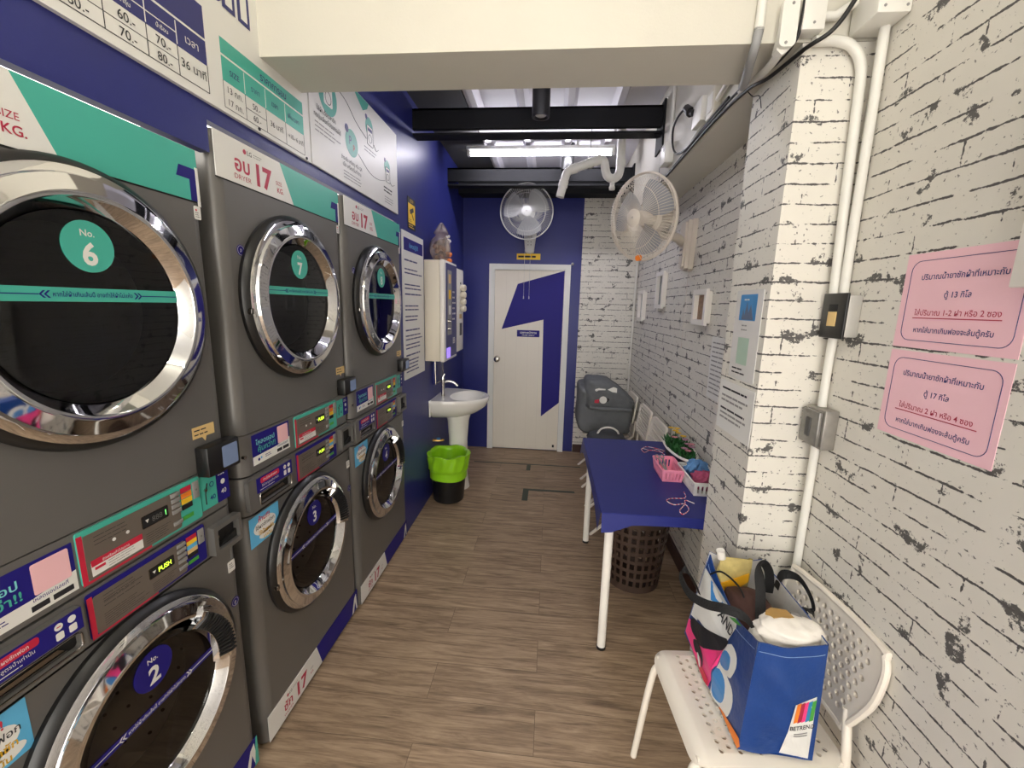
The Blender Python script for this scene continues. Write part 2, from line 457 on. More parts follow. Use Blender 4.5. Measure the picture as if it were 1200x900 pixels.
# ribbed steel deck over the back of the shop
b = MB()
pr = [(-.98, 2.95)]
x = -.60
while x < .66:
    pr += [(x, 2.95), (x+.025, 2.90), (x+.065, 2.90), (x+.09, 2.95)]; x += .315
pr += [(.75, 2.95)]
b.add([(p[0], 1.6, p[1]) for p in pr]+[(p[0], YB+.05, p[1]) for p in pr], [(i, i+1, len(pr)+i+1, len(pr)+i) for i in range(len(pr)-1)], DECK)
b.box((-1.0, 1.6, 2.953), (.8, YB+.1, 3.1), DECK)
b.box((-.98, 1.6, 2.93), (-.615, YB, 2.945), DGREY)
struct(b, 'ceiling_deck')
def ibeam(y, z0, z1):
    b = MB(); t = .012
    b.box((XL, y-.05, z1-t), (XBK, y+.05, z1), STEEL); b.box((XL, y-.05, z0), (XBK, y+.05, z0+t), STEEL)
    b.box((XL, y-.05, z0+.035), (XBK, y-.02, z1), STEEL)
    b.box((XBK-.012, y-.09, z0-.10), (XBK, y+.09, z1+.02), STEEL)
    b.box((XBK-.05, y-.03, z0-.02), (XBK-.012, y-.018, z0), STEEL)
    return b
o = ibeam(3.05, 2.715, 2.875).build('trim_1', smooth=0, kind='structure')
o = ibeam(4.02, 2.655, 2.80).build('trim_2', smooth=0, kind='structure')
b = MB(); b.box((XL, 4.42, 2.70), (XBK, 4.60, 2.90), STEEL); struct(b, 'trim_3')
b = MB(); b.box((.862, YC1, 0), (XR, YB, .09), BROWN, .004); struct(b, 'baseboard_right')
b = MB(); b.box((.30, YB-.016, 0), (XR-.016, YB, .09), BROWN, .004); struct(b, 'baseboard_back')

# door in the back wall
b = MB(UVN_NY)
b.plate([(-.672, 0), (-.612, 0), (-.612, 1.99), (.13, 1.99), (.13, 0), (.19, 0), (.19, 2.05), (-.672, 2.05)], [], 0, .035, WHITE)
frame = b.build('door_1', loc=(0, YB, 0), kind='structure', smooth=0)
DOORM = mat('door_panel', (226, 219, 205), .42, var=.05, vs=3)
b = MB(UVN_NY)
b.rect(-.61, .012, .128, 1.988, 0, .022, DOORM)
for i in range(1, 6): b.rect(-.61+i*.123, .012, -.609+i*.123, 1.988, .022, .0222, mat('door_groove', (196, 188, 174), .5))
leaf = b.build('door_leaf', frame, (0, 0, 0), 0)
b = MB(UVN_NY)
b.prism([(-.365, 1.845), (.126, 1.987), (.126, .565), (-.068, .40), (-.078, 1.475), (-.53, 1.362)], .0222, .0232, NAVY)
plabel(b.build('numeral_decal', frame, (0, 0, 0), 0), 'navy numeral one on the white door')
b = MB(UVN_NY)
b.rrect(-.36, 1.285, -.115, 1.357, .004, .022, .026, NAVY); b.text('เฉพาะพนักงาน', -.237, 1.321, .022, .0264, PAPER, bold=.012, w=.21); b.text('STAFF ONLY', -.237, 1.296, .014, .0264, PAPER, bold=.01, w=.2, sx=1.2)
b.build('plaque', frame, (0, 0, 0), 0)
b = MB(UVN_NY)
b.lathe([(0, .022), (.034, .022), (.034, .028), (.014, .034), (.013, .05), (.028, .058), (.034, .072), (.030, .086), (.016, .092), (0, .092)], KNOB, (-.572, 1.035, 0), 24)
b.build('doorknob', frame, (0, 0, 0))
b = MB(UVN_NY); b.box((.07, .045, .022), (.092, .075, .03), BLACK, .003); b.build('door_stop', frame, (0, 0, 0))

# ------------------------------------------------------------------ washers and dryers
def logo_lg(b, u, v, h, n):
    b.disc(u, v+h*.5, h*.55, n-.0003, n, CRIM, 20)
    b.text('LG', u+h*.85, v, h, n, INK, 'L', .012)
    b.bars(u+h*3.0, v, u+h*6.2, v+h, n, GREYP, 2, .35, 2, 3, (1, .8))

def shell(b, Wd, v0, v1, dep, hole=None, r=.035, hr=.215):
    """cabinet section with rounded front corners; a round hole is cut where the door sits"""
    prof = [(0, -dep)]
    prof += [(r-r*cos(PI/2*i/5), -r+r*sin(PI/2*i/5)) for i in range(6)]
    prof += [(Wd-r+r*sin(PI/2*i/5), -r+r*cos(PI/2*i/5)) for i in range(6)]
    prof += [(Wd, -dep)]
    k = len(prof)
    vs = [(p[0], v0, p[1]) for p in prof]+[(p[0], v1, p[1]) for p in prof]
    fs = [(i, k+i, k+(i+1) % k, (i+1) % k)[::-1] for i in range(k) if i != 6]
    fs += [tuple(range(k)), tuple(range(k, 2*k))[::-1]]
    b.add(vs, fs, BODY)
    outer = [(r, v0), (Wd-r, v0), (Wd-r, v1), (r, v1)]
    if hole:
        b.plate(outer, [circ(hole[0], hole[1], hr, 48)], -.004, 0, BODY)
    else:
        b.add([(p[0], p[1], 0) for p in outer], [(0, 1, 2, 3)], BODY)

def door_parts(root, c, R, num, dry):
    cu, cv = c
    b = MB(UVN_X)
    k = R/.285
    rw = .197*k
    b.lathe([(R+.010, .0), (R+.012, .012), (R+.006, .024), (R-.004, .030)], BLACK, (cu, cv, 0), 72)
    ro = rw+.040
    b.lathe([(R-.003, .024), (R-.004, .029), (R-.008, .0325), (R-.02, .0365), ((R+ro)/2, .0445), (ro-.004, .0505), (ro-.010, .0525), (ro-.015, .0515), (ro-.018, .047), (rw+.004, .028), (rw, .020)], CHROME, (cu, cv, 0), 96)
    b.lathe([(rw, .022), (rw-.004, .0), (rw-.02, -.05), (rw-.01, -.06)], RUBBER, (cu, cv, 0), 64)
    door = b.build('door', root, (0, 0, 0))
    b = MB(UVN_X)
    gn = .026
    if dry: b.lathe([(rw, gn), (rw*.75, gn+.001), (rw*.4, gn+.002), (0, gn+.002)], GLASS, (cu, cv, 0), 64)
    else:
        b.lathe([(rw, gn), (rw*.75, gn+.001), (rw*.4, gn+.002), (0, gn+.002)], GLASS, (cu, cv, 0), 64)
        b.lathe([(rw-.012, .03), (rw-.022, .0), (rw-.05, -.055), (rw*.62, -.085), (rw*.3, -.10), (0, -.104)], GLASS, (cu, cv, 0), 64)
    b.build('door_glass', door, (0, 0, 0))
    b = MB(UVN_X)
    ink = TEAL if dry else NAVY
    du, dv = (cu, cv+.128*k)
    n = gn+.0035
    b.disc(du, dv, .0505, gn+.002, n, ink, 40)
    b.text('No.', du, dv+.020, .013, n+.0004, PAPER, bold=.012); b.text(str(num), du, dv-.035, .042, n+.0004, PAPER, bold=.03)
    plabel(b.build('number_disc', door, (0, 0, 0), 0), '%s disc printed No. %d' % ('teal' if dry else 'navy', num))
    b = MB(UVN_X)
    zb = cv+(.03 if dry else .018)
    hw = math.sqrt(rw*rw-.03**2)-.002
    h = .0135 if dry else .009
    b.rect(cu-hw, zb-h, cu+hw, zb+h, gn+.001, n, ink)
    tk = NAVY if dry else PAPER
    b.rect(cu-hw, zb-.001, cu-.1, zb+.001, n, n+.0003, tk); b.rect(cu+.1, zb-.001, cu+hw, zb+.001, n, n+.0003, tk)
    for sgn in (-1, 1):
        for q in (0, .008):
            x = cu+sgn*(.096-q)
            b.prism([(x, zb), (x-sgn*.007, zb+.007), (x-sgn*.003, zb+.007), (x+sgn*.004, zb), (x-sgn*.003, zb-.007), (x-sgn*.007, zb-.007)][::1], n, n+.0003, tk)
    b.text('หากใส่ผ้าเกินเส้นนี้ อาจทำให้ผ้าไม่แห้ง' if dry else 'หากใส่ผ้าเกินเส้นนี้ อาจทำให้ผ้าไม่สะอาด', cu, zb-.004, .0085, n+.0004, tk, bold=.012, w=.155)
    b.build('fill_line_band', door, (0, 0, 0), 0)
    b = MB(UVN_X)       # ribbed finger grip on the opening side
    a0, a1 = math.radians(-4), math.radians(52)
    if not dry:
        b.lathe([(rw-.012, .030), (rw-.006, .044), (rw+.020, .0605), (ro-.004, .061), (ro+.012, .052), (rw+.004, .036)], CHROME, (cu, cv, 0), 20, True, a0=a0-.06, a1=a1+.06)
        for i in range(16):
            t = a0+(a1-a0)*(i+.5)/16
            p = lambda r, nn: (cu+r*cos(t), cv+r*sin(t), nn)
            b.tube([p(rw-.006, .047), p(rw+.020, .0625), p(ro-.004, .0635)], .0034, BLACK, 6)
        b.build('door_handle', door, (0, 0, 0))
    b = MB(UVN_X)
    b.box((cu-R-.004, cv-.05, .004), (cu-R+.012, cv-.03, .034), CHROMED, .004)
    b.build('hinge', door, (0, 0, 0))
    # drum behind the door
    b = MB(UVN_X)
    rd = rw+.055
    b.lathe([(rw-.012, -.045), (rw-.01, -.06), (rd, -.075), (rd, -.55), (rd-.02, -.57), (0, -.575)], DRUM, (cu, cv, 0), 48)
    for i in range(3):
        t = 2*PI*i/3+.6
        q = [(rd, -.09), (rd-.05, -.12), (rd-.05, -.50), (rd, -.55)]
        for s_ in (-.025, .025):
            b.add([(cu+r*cos(t+s_*(2 if r == rd else .6)/rd*1.0), cv+r*sin(t+s_*(2 if r == rd else .6)/rd), n_) for r, n_ in q]+[(cu+(r)*cos(t), cv+r*sin(t), n_) for r, n_ in q], [(0, 1, 5, 4), (1, 2, 6, 5), (2, 3, 7, 6)], DRUM)
    if not dry:
        for a in range(28):
            for q in range(7):
                t = 2*PI*(a+.5*(q % 2))/28; z = -.13-q*.055
                b.add([(cu+(rd-.001)*cos(t+e*cos(w_)), cv+(rd-.001)*sin(t+e*cos(w_)), z+.006*sin(w_)) for e in (.02,) for w_ in [2*PI*i/8 for i in range(8)]], [tuple(range(8))], MBLACK)
    b.build('drum', root, (0, 0, 0))

def control_panel(root, u0, v0, u1, v1, dry, disp):
    w, h = u1-u0, v1-v0
    P = lambda s, t: (u0+s*w, v0+t*h)
    base = TEAL if dry else NAVY
    b = MB(UVN_X)
    b.rrect(u0, v0, u1, v1, .006, 0, .004, base)
    b.prism([P(0, 0), P(.50, 0), P(.50, .05), P(.035, .05), P(.035, .93), P(0, .93)], .004, .0046, RED)
    b.rrect(*P(.035, .05), *P(.78, .90), .006, .0046, .0056, PLATE)
    n = .0058
    b.bars(*P(.10, .62), *P(.36, .84), n, BODYD, 3, .12, 2, 5)
    b.bars(*P(.46, .10), *P(.70, .34), n, BODYD, 5, .16, 2, 6)
    if dry:
        for s in (.23, .33): b.disc(*P(s, .58), .004, n, n+.0006, PAPER, 12)
        b.rect(*P(.06, .10), *P(.43, .36), n, n+.0004, PAPER); b.rect(*P(.06, .28), *P(.43, .40), n+.0004, n+.0006, RED)
        b.text('ซักเสร็จแล้วโปรดกด', *P(.23, .305), h*.045, n+.0008, PAPER, w=w*.3, bold=.01)
        b.bars(*P(.17, .12), *P(.41, .27), n+.0008, GREYP, 3, .22, 2, 9); b.rect(*P(.08, .20), *P(.15, .25), n+.0005, n+.0008, RED)
    else:
        b.bars(*P(.09, .12), *P(.44, .42), n, BODYD, 6, .16, 2, 8); b.bars(*P(.10, .52), *P(.40, .74), n, BODYD, 2, .1, 2, 2)
    chips = (RED, ORG, YEL, BODYD) if dry else (RED, YEL, SKY, TAN, BODYD)
    for i, m in enumerate(chips):
        t1 = .90-i*(.13 if dry else .115); b.rect(*P(.80, t1-.115), *P(.905, t1), n-.001, n, m)
    b.rect(*P(.80, .16), *P(.905, .25), n-.001, n, GRN)
    cp = b.build('control_panel', root, (0, 0, 0), 0)
    b = MB(UVN_X)
    b.rrect(*P(.44, .46), *P(.665, .72), .003, .0056, .0070, CHROMED); b.rrect(*P(.447, .475), *P(.658, .705), .002, .007, .0076, MBLACK)
    b.prism([P(.465, .63), P(.495, .63), P(.48, .56)], .0078, .0082, PAPER)
    if disp == 'PUSH': b.text('PUSH', *P(.575, .53), h*.115, .0080, LED, bold=.004, w=w*.13, sx=.9)
    else:
        b.text('888', *P(.565, .53), h*.11, .0079, BODY, w=w*.09); b.text(disp, *P(.64, .53), h*.115, .0080, LEDG, bold=.01)
    plabel(b.build('display', cp, (0, 0, 0), 0), 'black display window with lit characters %s' % disp)
    rows = [.84, .715, .59, .465, .20] if dry else [.82, .68, .54, .40, .22]
    for t in rows:
        b = MB(UVN_X); b.box((u0+.70*w, v0+(t-.045)*h, .0056), (u0+.785*w, v0+(t+.045)*h, .0086), GREYP, .001); b.build('button', cp, (0, 0, 0))
    b = MB(UVN_X); b.box((u0+.92*w, v0+.52*h, .004), (u0+.985*w, v0+.92*h, .007), GREYP, .002); b.disc(u0+.952*w, v0+.72*h, .003, .007, .0073, BODY, 10); b.build('start_button', cp, (0, 0, 0))

def base_dryer(root, Wd, z):
    b = MB(UVN_X)
    shell(b, Wd, z['split']+.003, z['ptop']-.003, z['dep'])
    shell(b, Wd, z['ptop'], z['dtop'], z['dep'], z['dc'], hr=.200)
    b.box((.012, z['split']+.004, -z['dep']), (Wd-.012, z['ptop']+.01, -.025), BODYD)
    b.rect(.004, z['strip']-.004, Wd-.004, z['strip'], .0, .0006, BODYD)
    b.disc(.012, (z['split']+z['ptop'])/2, .006, -.006, .004, KNOB, 12)
    b.build('cabinet', root, (0, 0, 0))

def dryer(y0, Wd, z, num, disp, label):
    root = thing('tumble_dryer', label, 'dryer', (XL+z['x'], y0, z['split']), 'stacked tumble dryers')
    dz = z['split']
    z = {k: (v-dz if k in ('split', 'ptop', 'dtop', 'strip') else v) for k, v in z.items()}
    z['dc'] = (z['dc'][0], z['dc'][1]-dz)
    base_dryer(root, Wd, z)
    door_parts(root, z['dc'], z['R'], num, True)
    # printed header strip
    b = MB(UVN_X); s0, s1 = z['strip'], z['dtop']-.0005; n = .002; h = s1-s0
    d0, d1 = z['diag']
    b.prism([(.006, s0), (d1, s0), (d0, s1), (.006, s1)], .0, n, PAPER)
    b.prism([(d1, s0), (Wd-.012, s0), (Wd-.012, s1), (d0, s1)], .0, n, TEAL)
    b.rect(Wd-.020, s0-.012, Wd-.011, s0+h*.66, n, n+.0012, PAPER)
    b.prism([(Wd-.080, s0+h*.40), (Wd-.070, s0+h*.62), (Wd-.020, s0+h*.62), (Wd-.020, s0), (Wd-.040, s0), (Wd-.040, s0+h*.40)], n, n+.0006, NAVY)
    logo_lg(b, d0-.175, s1-h*.24, .013, n+.0006)
    b.text('อบ', d0-.19, s0+h*.30, h*.34, n+.0006, CRIM, bold=.022, w=.085); b.text('DRYER', d0-.19, s0+h*.11, h*.115, n+.0006, CRIM, w=.085, sx=1.2)
    b.text('17' if Wd > .7 else '13', d0-.088, s0+h*.15, h*.50, n+.0006, CRIM, bold=.035, w=.085)
    b.text('SIZE', d0-.012, s0+h*.37, h*.10, n+.0006, CRIM); b.text('KG.', d0-.006, s0+h*.17, h*.13, n+.0006, CRIM, bold=.015)
    b.build('header_strip', root, (0, 0, 0), 0)
    b = MB(UVN_X); b.rrect(Wd-.034, s0-.046, Wd-.012, s0-.012, .004, 0, .001, PAPER); b.disc(Wd-.027, s0-.022, .003, .001, .0013, RED, 8); b.bars(Wd-.031, s0-.042, Wd-.015, s0-.026, .0013, INK, 3, .3); b.build('seal_sticker', root, (0, 0, 0), 0)
    b = MB(UVN_X); bu, bv = z['dc'][0]-.265, z['dc'][1]+.145
    b.disc(bu, bv, .017, 0, .0008, NAVY, 24); b.ring(bu, bv, .0135, .0145, .0008, .0011, PAPER, 24); b.text('p', bu, bv-.003, .012, .0012, PAPER); b.build('round_badge', root, (0, 0, 0), 0)
    c = z['ctl']
    control_panel(root, c[0], c[2]-dz, c[1], c[3]-dz, True, disp)
    # app sticker with blank code card
    u0, u1, v0, v1 = z['promo']; v0 -= dz; v1 -= dz; b = MB(UVN_X); n = .001
    w, h = u1-u0, v1-v0
    b.rect(u0, v0, u1, v1, 0, n, NAVY)
    b.prism([(u0, v0), (u1, v0), (u1, v0+h*.42), (u0+w*.62, v0+h*.30), (u0, v0+h*.28)], n, n+.0004, PAPER)
    b.rrect(u0+w*.66, v0+h*.34, u1-w*.04, v1-h*.06, .004, n+.0004, n+.0008, PINKC)
    AQ = mat('aqua_print', (130, 214, 214), .45)
    b.text('โหลดแอป', u0+w*.33, v0+h*.64, h*.15, n+.0005, AQ, bold=.016, w=w*.52, sx=1.15); b.text('คุ้มกว่า!!', u0+w*.36, v0+h*.40, h*.17, n+.0005, TEAL, bold=.018, w=w*.5, sx=1.15)
    b.text('โหลดแอปเลยที่', u0+w*.78, v0+h*.235, h*.07, n+.0006, NAVY, w=w*.3, bold=.01)
    b.rrect(u0+w*.62, v0+h*.06, u0+w*.76, v0+h*.17, .001, n+.0004, n+.0008, INK); b.rrect(u0+w*.79, v0+h*.06, u0+w*.96, v0+h*.17, .001, n+.0004, n+.0008, INK)
    b.disc(u0+w*.14, v0+h*.14, h*.05, n+.0004, n+.0008, NAVY, 14); b.disc(u0+w*.20, v0+h*.17, h*.04, n+.0004, n+.0008, SKY, 14); b.bars(u0+w*.3, v0+h*.10, u0+w*.52, v0+h*.22, n+.0006, NAVY, 2, .35)
    b.build('app_sticker', root, (0, 0, 0), 0)
    # coin instructions label
    u0, u1, v0, v1 = z['coin']; v0 -= dz; v1 -= dz; w, h = u1-u0, v1-v0; b = MB(UVN_X)
    b.rrect(u0, v0, u0+w*.54, v1, .002, 0, .0012, TEAL); b.rrect(u0+w*.56, v0, u1, v1, .002, 0, .0012, NAVY)
    b.tube([(u0+w*.14, v0+h*.15, .002), (u0+w*.14, v0+h*.45, .002), (u0+w*.22, v0+h*.75, .002)], .0016, INK, 5)
    b.disc(u0+w*.14, v0+h*.58, .005, .0012, .005, KNOB, 10); b.ring(u0+w*.38, v0+h*.66, .006, .008, .0012, .0016, NAVY, 16); b.text('40', u0+w*.38, v0+h*.2, h*.14, .0016, NAVY, bold=.01)
    b.disc(u0+w*.78, v0+h*.58, .008, .0012, .0016, PAPER, 16); b.text('40', u0+w*.78, v0+h*.22, h*.14, .0016, PAPER, bold=.01); b.bars(u0+w*.62, v0+h*.78, u0+w*.95, v0+h*.92, .0016, PAPER, 2, .4)
    b.build('price_label', root, (0, 0, 0), 0)
    # card reader and its pointer label
    u0, u1, v0, v1 = z['reader']; v0 -= dz; v1 -= dz; b = MB(UVN_X)
    b.box((u0, v0, 0), (u1, v1, .040), BLACK, .006); rd = b.build('card_reader', root, (0, 0, 0))
    b = MB(UVN_X); b.rrect(u0+(u1-u0)*.42, v0+.012, u1-.012, v1-.012, .004, .040, .0408, SCREEN); b.build('screen', rd, (0, 0, 0), 0)
    b = MB(UVN_X); um = u0+(u1-u0)*.30; lv = v1+.022
    b.prism([(um-.035, lv), (um-.004, lv), (um+.006, lv-.014), (um+.010, lv), (um+.040, lv), (um+.040, lv+.032), (um-.035, lv+.032)], 0, .0012, TAN)
    b.bars(um-.03, lv+.004, um+.035, lv+.028, .0014, INK, 2, .3); b.build('pointer_label', root, (0, 0, 0), 0)
    return root

def washer(y0, Wd, z, num, disp, label):
    root = thing('washing_machine', label, 'washing machine', (XL+z['x'], y0, 0), 'front loading washing machines')
    b = MB(UVN_X); dep = z['dep']
    shell(b, Wd, z['wbot']+.003, z['split']-.003, dep); shell(b, Wd, .016, z['wbot']-.003, dep, z['wc'], hr=.180)
    b.box((.012, .04, -dep), (Wd-.012, .10, -.03), BODYD)
    b.box((.012, z['wbot']-.03, -dep), (Wd-.012, z['split'], -.025), BODYD)
    for u in (.06, Wd-.06):
        b.box((u-.025, 0, -.12), (u+.025, .03, -.07), BLACK)
    b.disc(.012, z['wbot']+.035, .006, -.006, .004, KNOB, 12)
    b.build('cabinet', root, (0, 0, 0))
    door_parts(root, z['wc'], z['RW'], num, False)
    c = z['wctl']; control_panel(root, c[0], c[2], c[1], c[3], False, disp)
    # detergent drawer
    u0, u1, v0, v1 = z['drawer']; w, h = u1-u0, v1-v0; b = MB(UVN_X)
    b.plate(rrpts(u0, v0, u1, v1, .012), [rrpts(u0+w*.22, v0+h*.10, u1-w*.05, v0+h*.44, .008)], 0, .014, BODY)
    b.rect(u0+w*.22, v0+h*.08, u1-w*.05, v0+h*.46, -.001, .0005, MBLACK)
    sl = rrpts(u0+w*.215, v0+h*.09, u1-w*.045, v0+h*.45, .009)
    b.tube([(p[0], p[1], .014) for p in sl], .0022, CHROMED, 6, True)
    b.prism([(u0+w*.26, v0+h*.12), (u1-w*.12, v0+h*.12), (u1-w*.2, v0+h*.3), (u0+w*.3, v0+h*.28)], .0005, .003, CHROMED)
    dw = b.build('detergent_drawer', root, (0, 0, 0))
    b = MB(UVN_X); n = .0152
    b.rect(u0+w*.16, v0+h*.50, u1-w*.02, v1-h*.03, .014, n, NAVY); b.rrect(u0+w*.24, v0+h*.76, u0+w*.66, v0+h*.93, .006, n, n+.0004, RED)
    b.text('ห้ามใส่ผงซักฟอก', u0+w*.45, v0+h*.81, h*.07, n+.0006, PAPER, bold=.01, w=w*.36); b.text('ใส่น้ำยาสูตรน้ำเท่านั้น', u0+w*.45, v0+h*.645, h*.07, n+.0004, PAPER, w=w*.5); b.bars(u0+w*.22, v0+h*.54, u0+w*.7, v0+h*.60, n+.0004, PAPER, 1, .3)
    for s in (.80, .90):
        b.rrect(u0+w*(s-.03), v0+h*.56, u0+w*(s+.03), v0+h*.72, .003, n, n+.0004, PAPER); b.disc(u0+w*s, v0+h*.84, .0075, n, n+.0004, PAPER, 14)
    b.rect(u0+w*.785, v0+h*.83, u0+w*.815, v0+h*.85, n+.0004, n+.0007, RED)
    b.build('drawer_label', dw, (0, 0, 0), 0)
    # coin tray
    u0, u1, v0, v1 = z['tray']; b = MB(UVN_X)
    b.plate(rrpts(u0, v0, u1, v1, .006), [rrpts(u0+.014, v0+.014, u1-.010, v1-.014, .004)], 0, .022, BODY)
    b.rect(u0+.012, v0+.012, u1-.008, v1-.012, -.0005, .001, MBLACK); b.prism([(u0+.016, v0+.016), (u1-.012, v0+.016), (u1-.012, v0+.04)], .001, .012, BODYD)
    b.disc(u0+.03, (v0+v1)/2, .006, .001, .006, KNOB, 12); b.build('coin_tray', root, (0, 0, 0))
    # no-powder sticker
    u0, u1, v0, v1 = z['sky']; w, h = u1-u0, v1-v0; b = MB(UVN_X)
    b.rect(u0, v0, u1, v1, .0, .001, SKY)
    b.disc(u0+w*.5, v0+h*.52, w*.38, .001, .0013, PAPER, 24, h*.28); b.disc(u0+w*.6, v0+h*.2, w*.32, .001, .0013, PAPER, 24, h*.14)
    b.text('ห้าม!!!', u0+w*.48, v0+h*.72, h*.17, .0016, RED, bold=.02, w=w*.8); b.text('ใช้ผงซักฟอก', u0+w*.5, v0+h*.50, h*.13, .0016, INK, bold=.01, w=w*.9)
    b.text('ใช้น้ำยาซัก', u0+w*.52, v0+h*.27, h*.13, .0016, mat('gold_print', (206, 160, 30), .5), bold=.02, w=w*.85); b.text('เท่านั้น', u0+w*.56, v0+h*.07, h*.12, .0016, MATS['gold_print'], bold=.02, w=w*.75)
    b.build('powder_warning_sticker', root, (0, 0, 0), 0)
    # seal, badge
    cu, cv = z['wc']; b = MB(UVN_X); su, sv = Wd-.035, z['wbot']-.075
    b.rrect(su-.014, sv-.018, su+.014, sv+.018, .004, 0, .001, PAPER); b.bars(su-.009, sv-.008, su+.009, sv+.012, .0013, INK, 3, .4); b.build('seal_sticker', root, (0, 0, 0), 0)
    b = MB(UVN_X); sv -= .125; b.disc(su, sv, .016, 0, .001, NAVY, 20); b.ring(su, sv, .012, .013, .001, .0013, PAPER, 20); b.text('p', su, sv-.003, .011, .0013, PAPER); b.build('round_badge', root, (0, 0, 0), 0)
    # base strip
    b = MB(UVN_X); s0, s1 = .022, .128; n = .002; d = z['wd']
    b.prism([(.004, s0), (d+.035, s0), (d, s1), (.004, s1)], 0, n, PAPER); b.prism([(d+.035, s0), (Wd-.006, s0), (Wd-.006, s1), (d, s1)], 0, n, NAVY)
    b.prism([(Wd-.07, s0+.002), (Wd-.05, s0+.002), (Wd-.035, s0+.055), (Wd-.022, s0+.002), (Wd-.012, s0+.002), (Wd-.022, s0+.090), (Wd-.04, s0+.078)], n, n+.0006, PAPER)
    if Wd < .7: b.prism([(Wd-.025, s0), (Wd-.006, s0), (Wd-.006, s1), (Wd-.012, s1)], n+.0002, n+.0008, TEAL)
    logo_lg(b, .12, s1-.028, .011, n+.0005)
    b.text('ซัก', .12, s0+.032, .034, n+.0005, CRIM, bold=.022); b.text('17' if Wd > .7 else '13', .215, s0+.018, .056, n+.0005, CRIM, bold=.035); b.text('WASHER', .12, s0+.012, .010, n+.0005, CRIM)
    b.text('SIZE', .285, s0+.045, .008, n+.0005, GREYP); b.text('KG.', .285, s0+.025, .010, n+.0005, CRIM, bold=.01)
    b.build('base_strip', root, (0, 0, 0), 0)
    return root

BIG = dict(split=1.045, ptop=1.187, dtop=2.087, strip=1.962, wbot=.908, dep=.86, x=0.0, dc=(.345, 1.62), wc=(.335, .645), R=.283, RW=.262, diag=(.306, .376),
           ctl=(.283, .60, 1.054, 1.177), wctl=(.280, .585, .918, 1.034), promo=(.05, .25, 1.072, 1.176), coin=(.613, .718, 1.085, 1.167), reader=(.625, .745, 1.19, 1.265),
           drawer=(.0, .235, .925, 1.035), tray=(.607, .725, .93, 1.035), sky=(.004, .155, .795, .90), wd=.33)
SMALL = dict(split=.998, ptop=1.137, dtop=2.003, strip=1.872, wbot=.872, dep=.80, x=0.0, dc=(.342, 1.588), wc=(.345, .605), R=.280, RW=.262, diag=(.275, .338),
             ctl=(.250, .563, 1.010, 1.131), wctl=(.250, .562, .882, .988), promo=(.03, .244, 1.013, 1.118), coin=(.568, .672, 1.020, 1.122), reader=(.562, .684, 1.125, 1.212),
             drawer=(.0, .235, .885, .985), tray=(.574, .682, .875, .965), sky=(.0, .128, .76, .868), wd=.30)
MID = dict(BIG, x=.0)
FAR = dict(BIG, x=.014)
dryer(.469, .684, SMALL, 6, '1', 'graphite dryer with teal No. 6 disc, nearest the camera, over the No. 2 washer')
washer(.469, .684, SMALL, 2, 'PUSH', 'graphite washing machine with navy No. 2 disc, nearest the camera at floor level')
dryer(1.204, .728, MID, 7, 'PUSH', 'graphite dryer with teal No. 7 disc, in the middle of the top row')
washer(1.204, .728, MID, 3, 'PUSH', 'graphite washing machine with navy No. 3 disc, in the middle of the bottom row')
dryer(1.940, .735, FAR, 8, 'PUSH', 'graphite dryer with teal No. 8 disc, farthest of the top row beside the notice')
washer(1.940, .735, FAR, 4, 'PUSH', 'graphite washing machine with navy No. 4 disc, farthest of the bottom row')

# ------------------------------------------------------------------ lamps
def tube_light(name, cx, y, z, length, strength, label, colour):
    root = thing(name, label, 'tube light', (cx, y, z), 'tube lights')
    m = mat('lit_tube_%d' % strength, colour, .4, var=0, emit=strength)
    b = MB(); b.box((-length/2-.02, -.03, .022), (length/2+.02, .03, .05), WHITE, .006); b.build('batten', root, (0, 0, 0))
    b = MB(); b.tube([(-length/2, 0, 0), (length/2, 0, 0)], .019, m, 14); b.build('tube', root, (0, 0, 0))
    for x in (-length/2, length/2):
        b = MB(); b.box((x-.014, -.022, -.022), (x+.014, .022, .03), WHITE, .004); b.build('end_cap', root, (0, 0, 0))
    return root
o = tube_light('tube_light', -.14, 3.72, 2.835, 1.16, BACK_TUBE, 'lit white tube light behind the first black ceiling beam', (248, 245, 255))
for x in (-.42, .3):
    b = MB(); b.box((x-.01, -.01, .05), (x+.01, .01, .112), WHITE); b.build('mounting_clip', o, (0, 0, 0))
tube_light('tube_light', -.1, 2.0, 2.83, 1.1, 14.0, 'unseen white tube light added behind the cream beam to brighten the deck', (244, 242, 255))  # added fill, hidden by the beam, lifts the deck and middle zone
tube_light('tube_light', -.05, .25, 2.90, 1.2, FRONT_FILL_TUBE, 'unseen white tube light added on the shop ceiling to brighten the front', (255, 248, 230))  # added out of view to bring up the front of the shop
def spot(x, y, z0, z1, label):
    root = thing('cylinder_downlight', label, 'spotlight', (x, y, z0), 'ceiling spotlights')
    b = MB(); b.lathe([(.030, .012), (.042, .0), (.052, .0), (.052, z1-z0), (0, z1-z0)], BLACK, (0, 0, 0), 32); b.lathe([(0, .016), (.030, .016)], BLACK, (0, 0, 0), 24); b.build('housing', root, (0, 0, 0))
    b = MB(); b.lathe([(0, .004), (.026, .007), (.034, .012), (.034, .016), (0, .016)], mat('frosted_lens', (200, 200, 196), .3), (0, 0, 0), 24); b.build('lens', root, (0, 0, 0))
spot(-.105, 2.72, 2.70, 2.95, 'black cylinder spotlight in front of the first ceiling beam, unlit')
spot(.09, 3.86, 2.745, 2.95, 'smaller looking dark spotlight behind the lit tube light')

# ------------------------------------------------------------------ left wall: price board, guide board, notices
bx = XL
def sheet(name, M, u0, v0, u1, v1, base, n1=.004, m=PAPER):
    b = MB(M); b.rect(u0, v0, u1, v1, .0, n1, m); return b
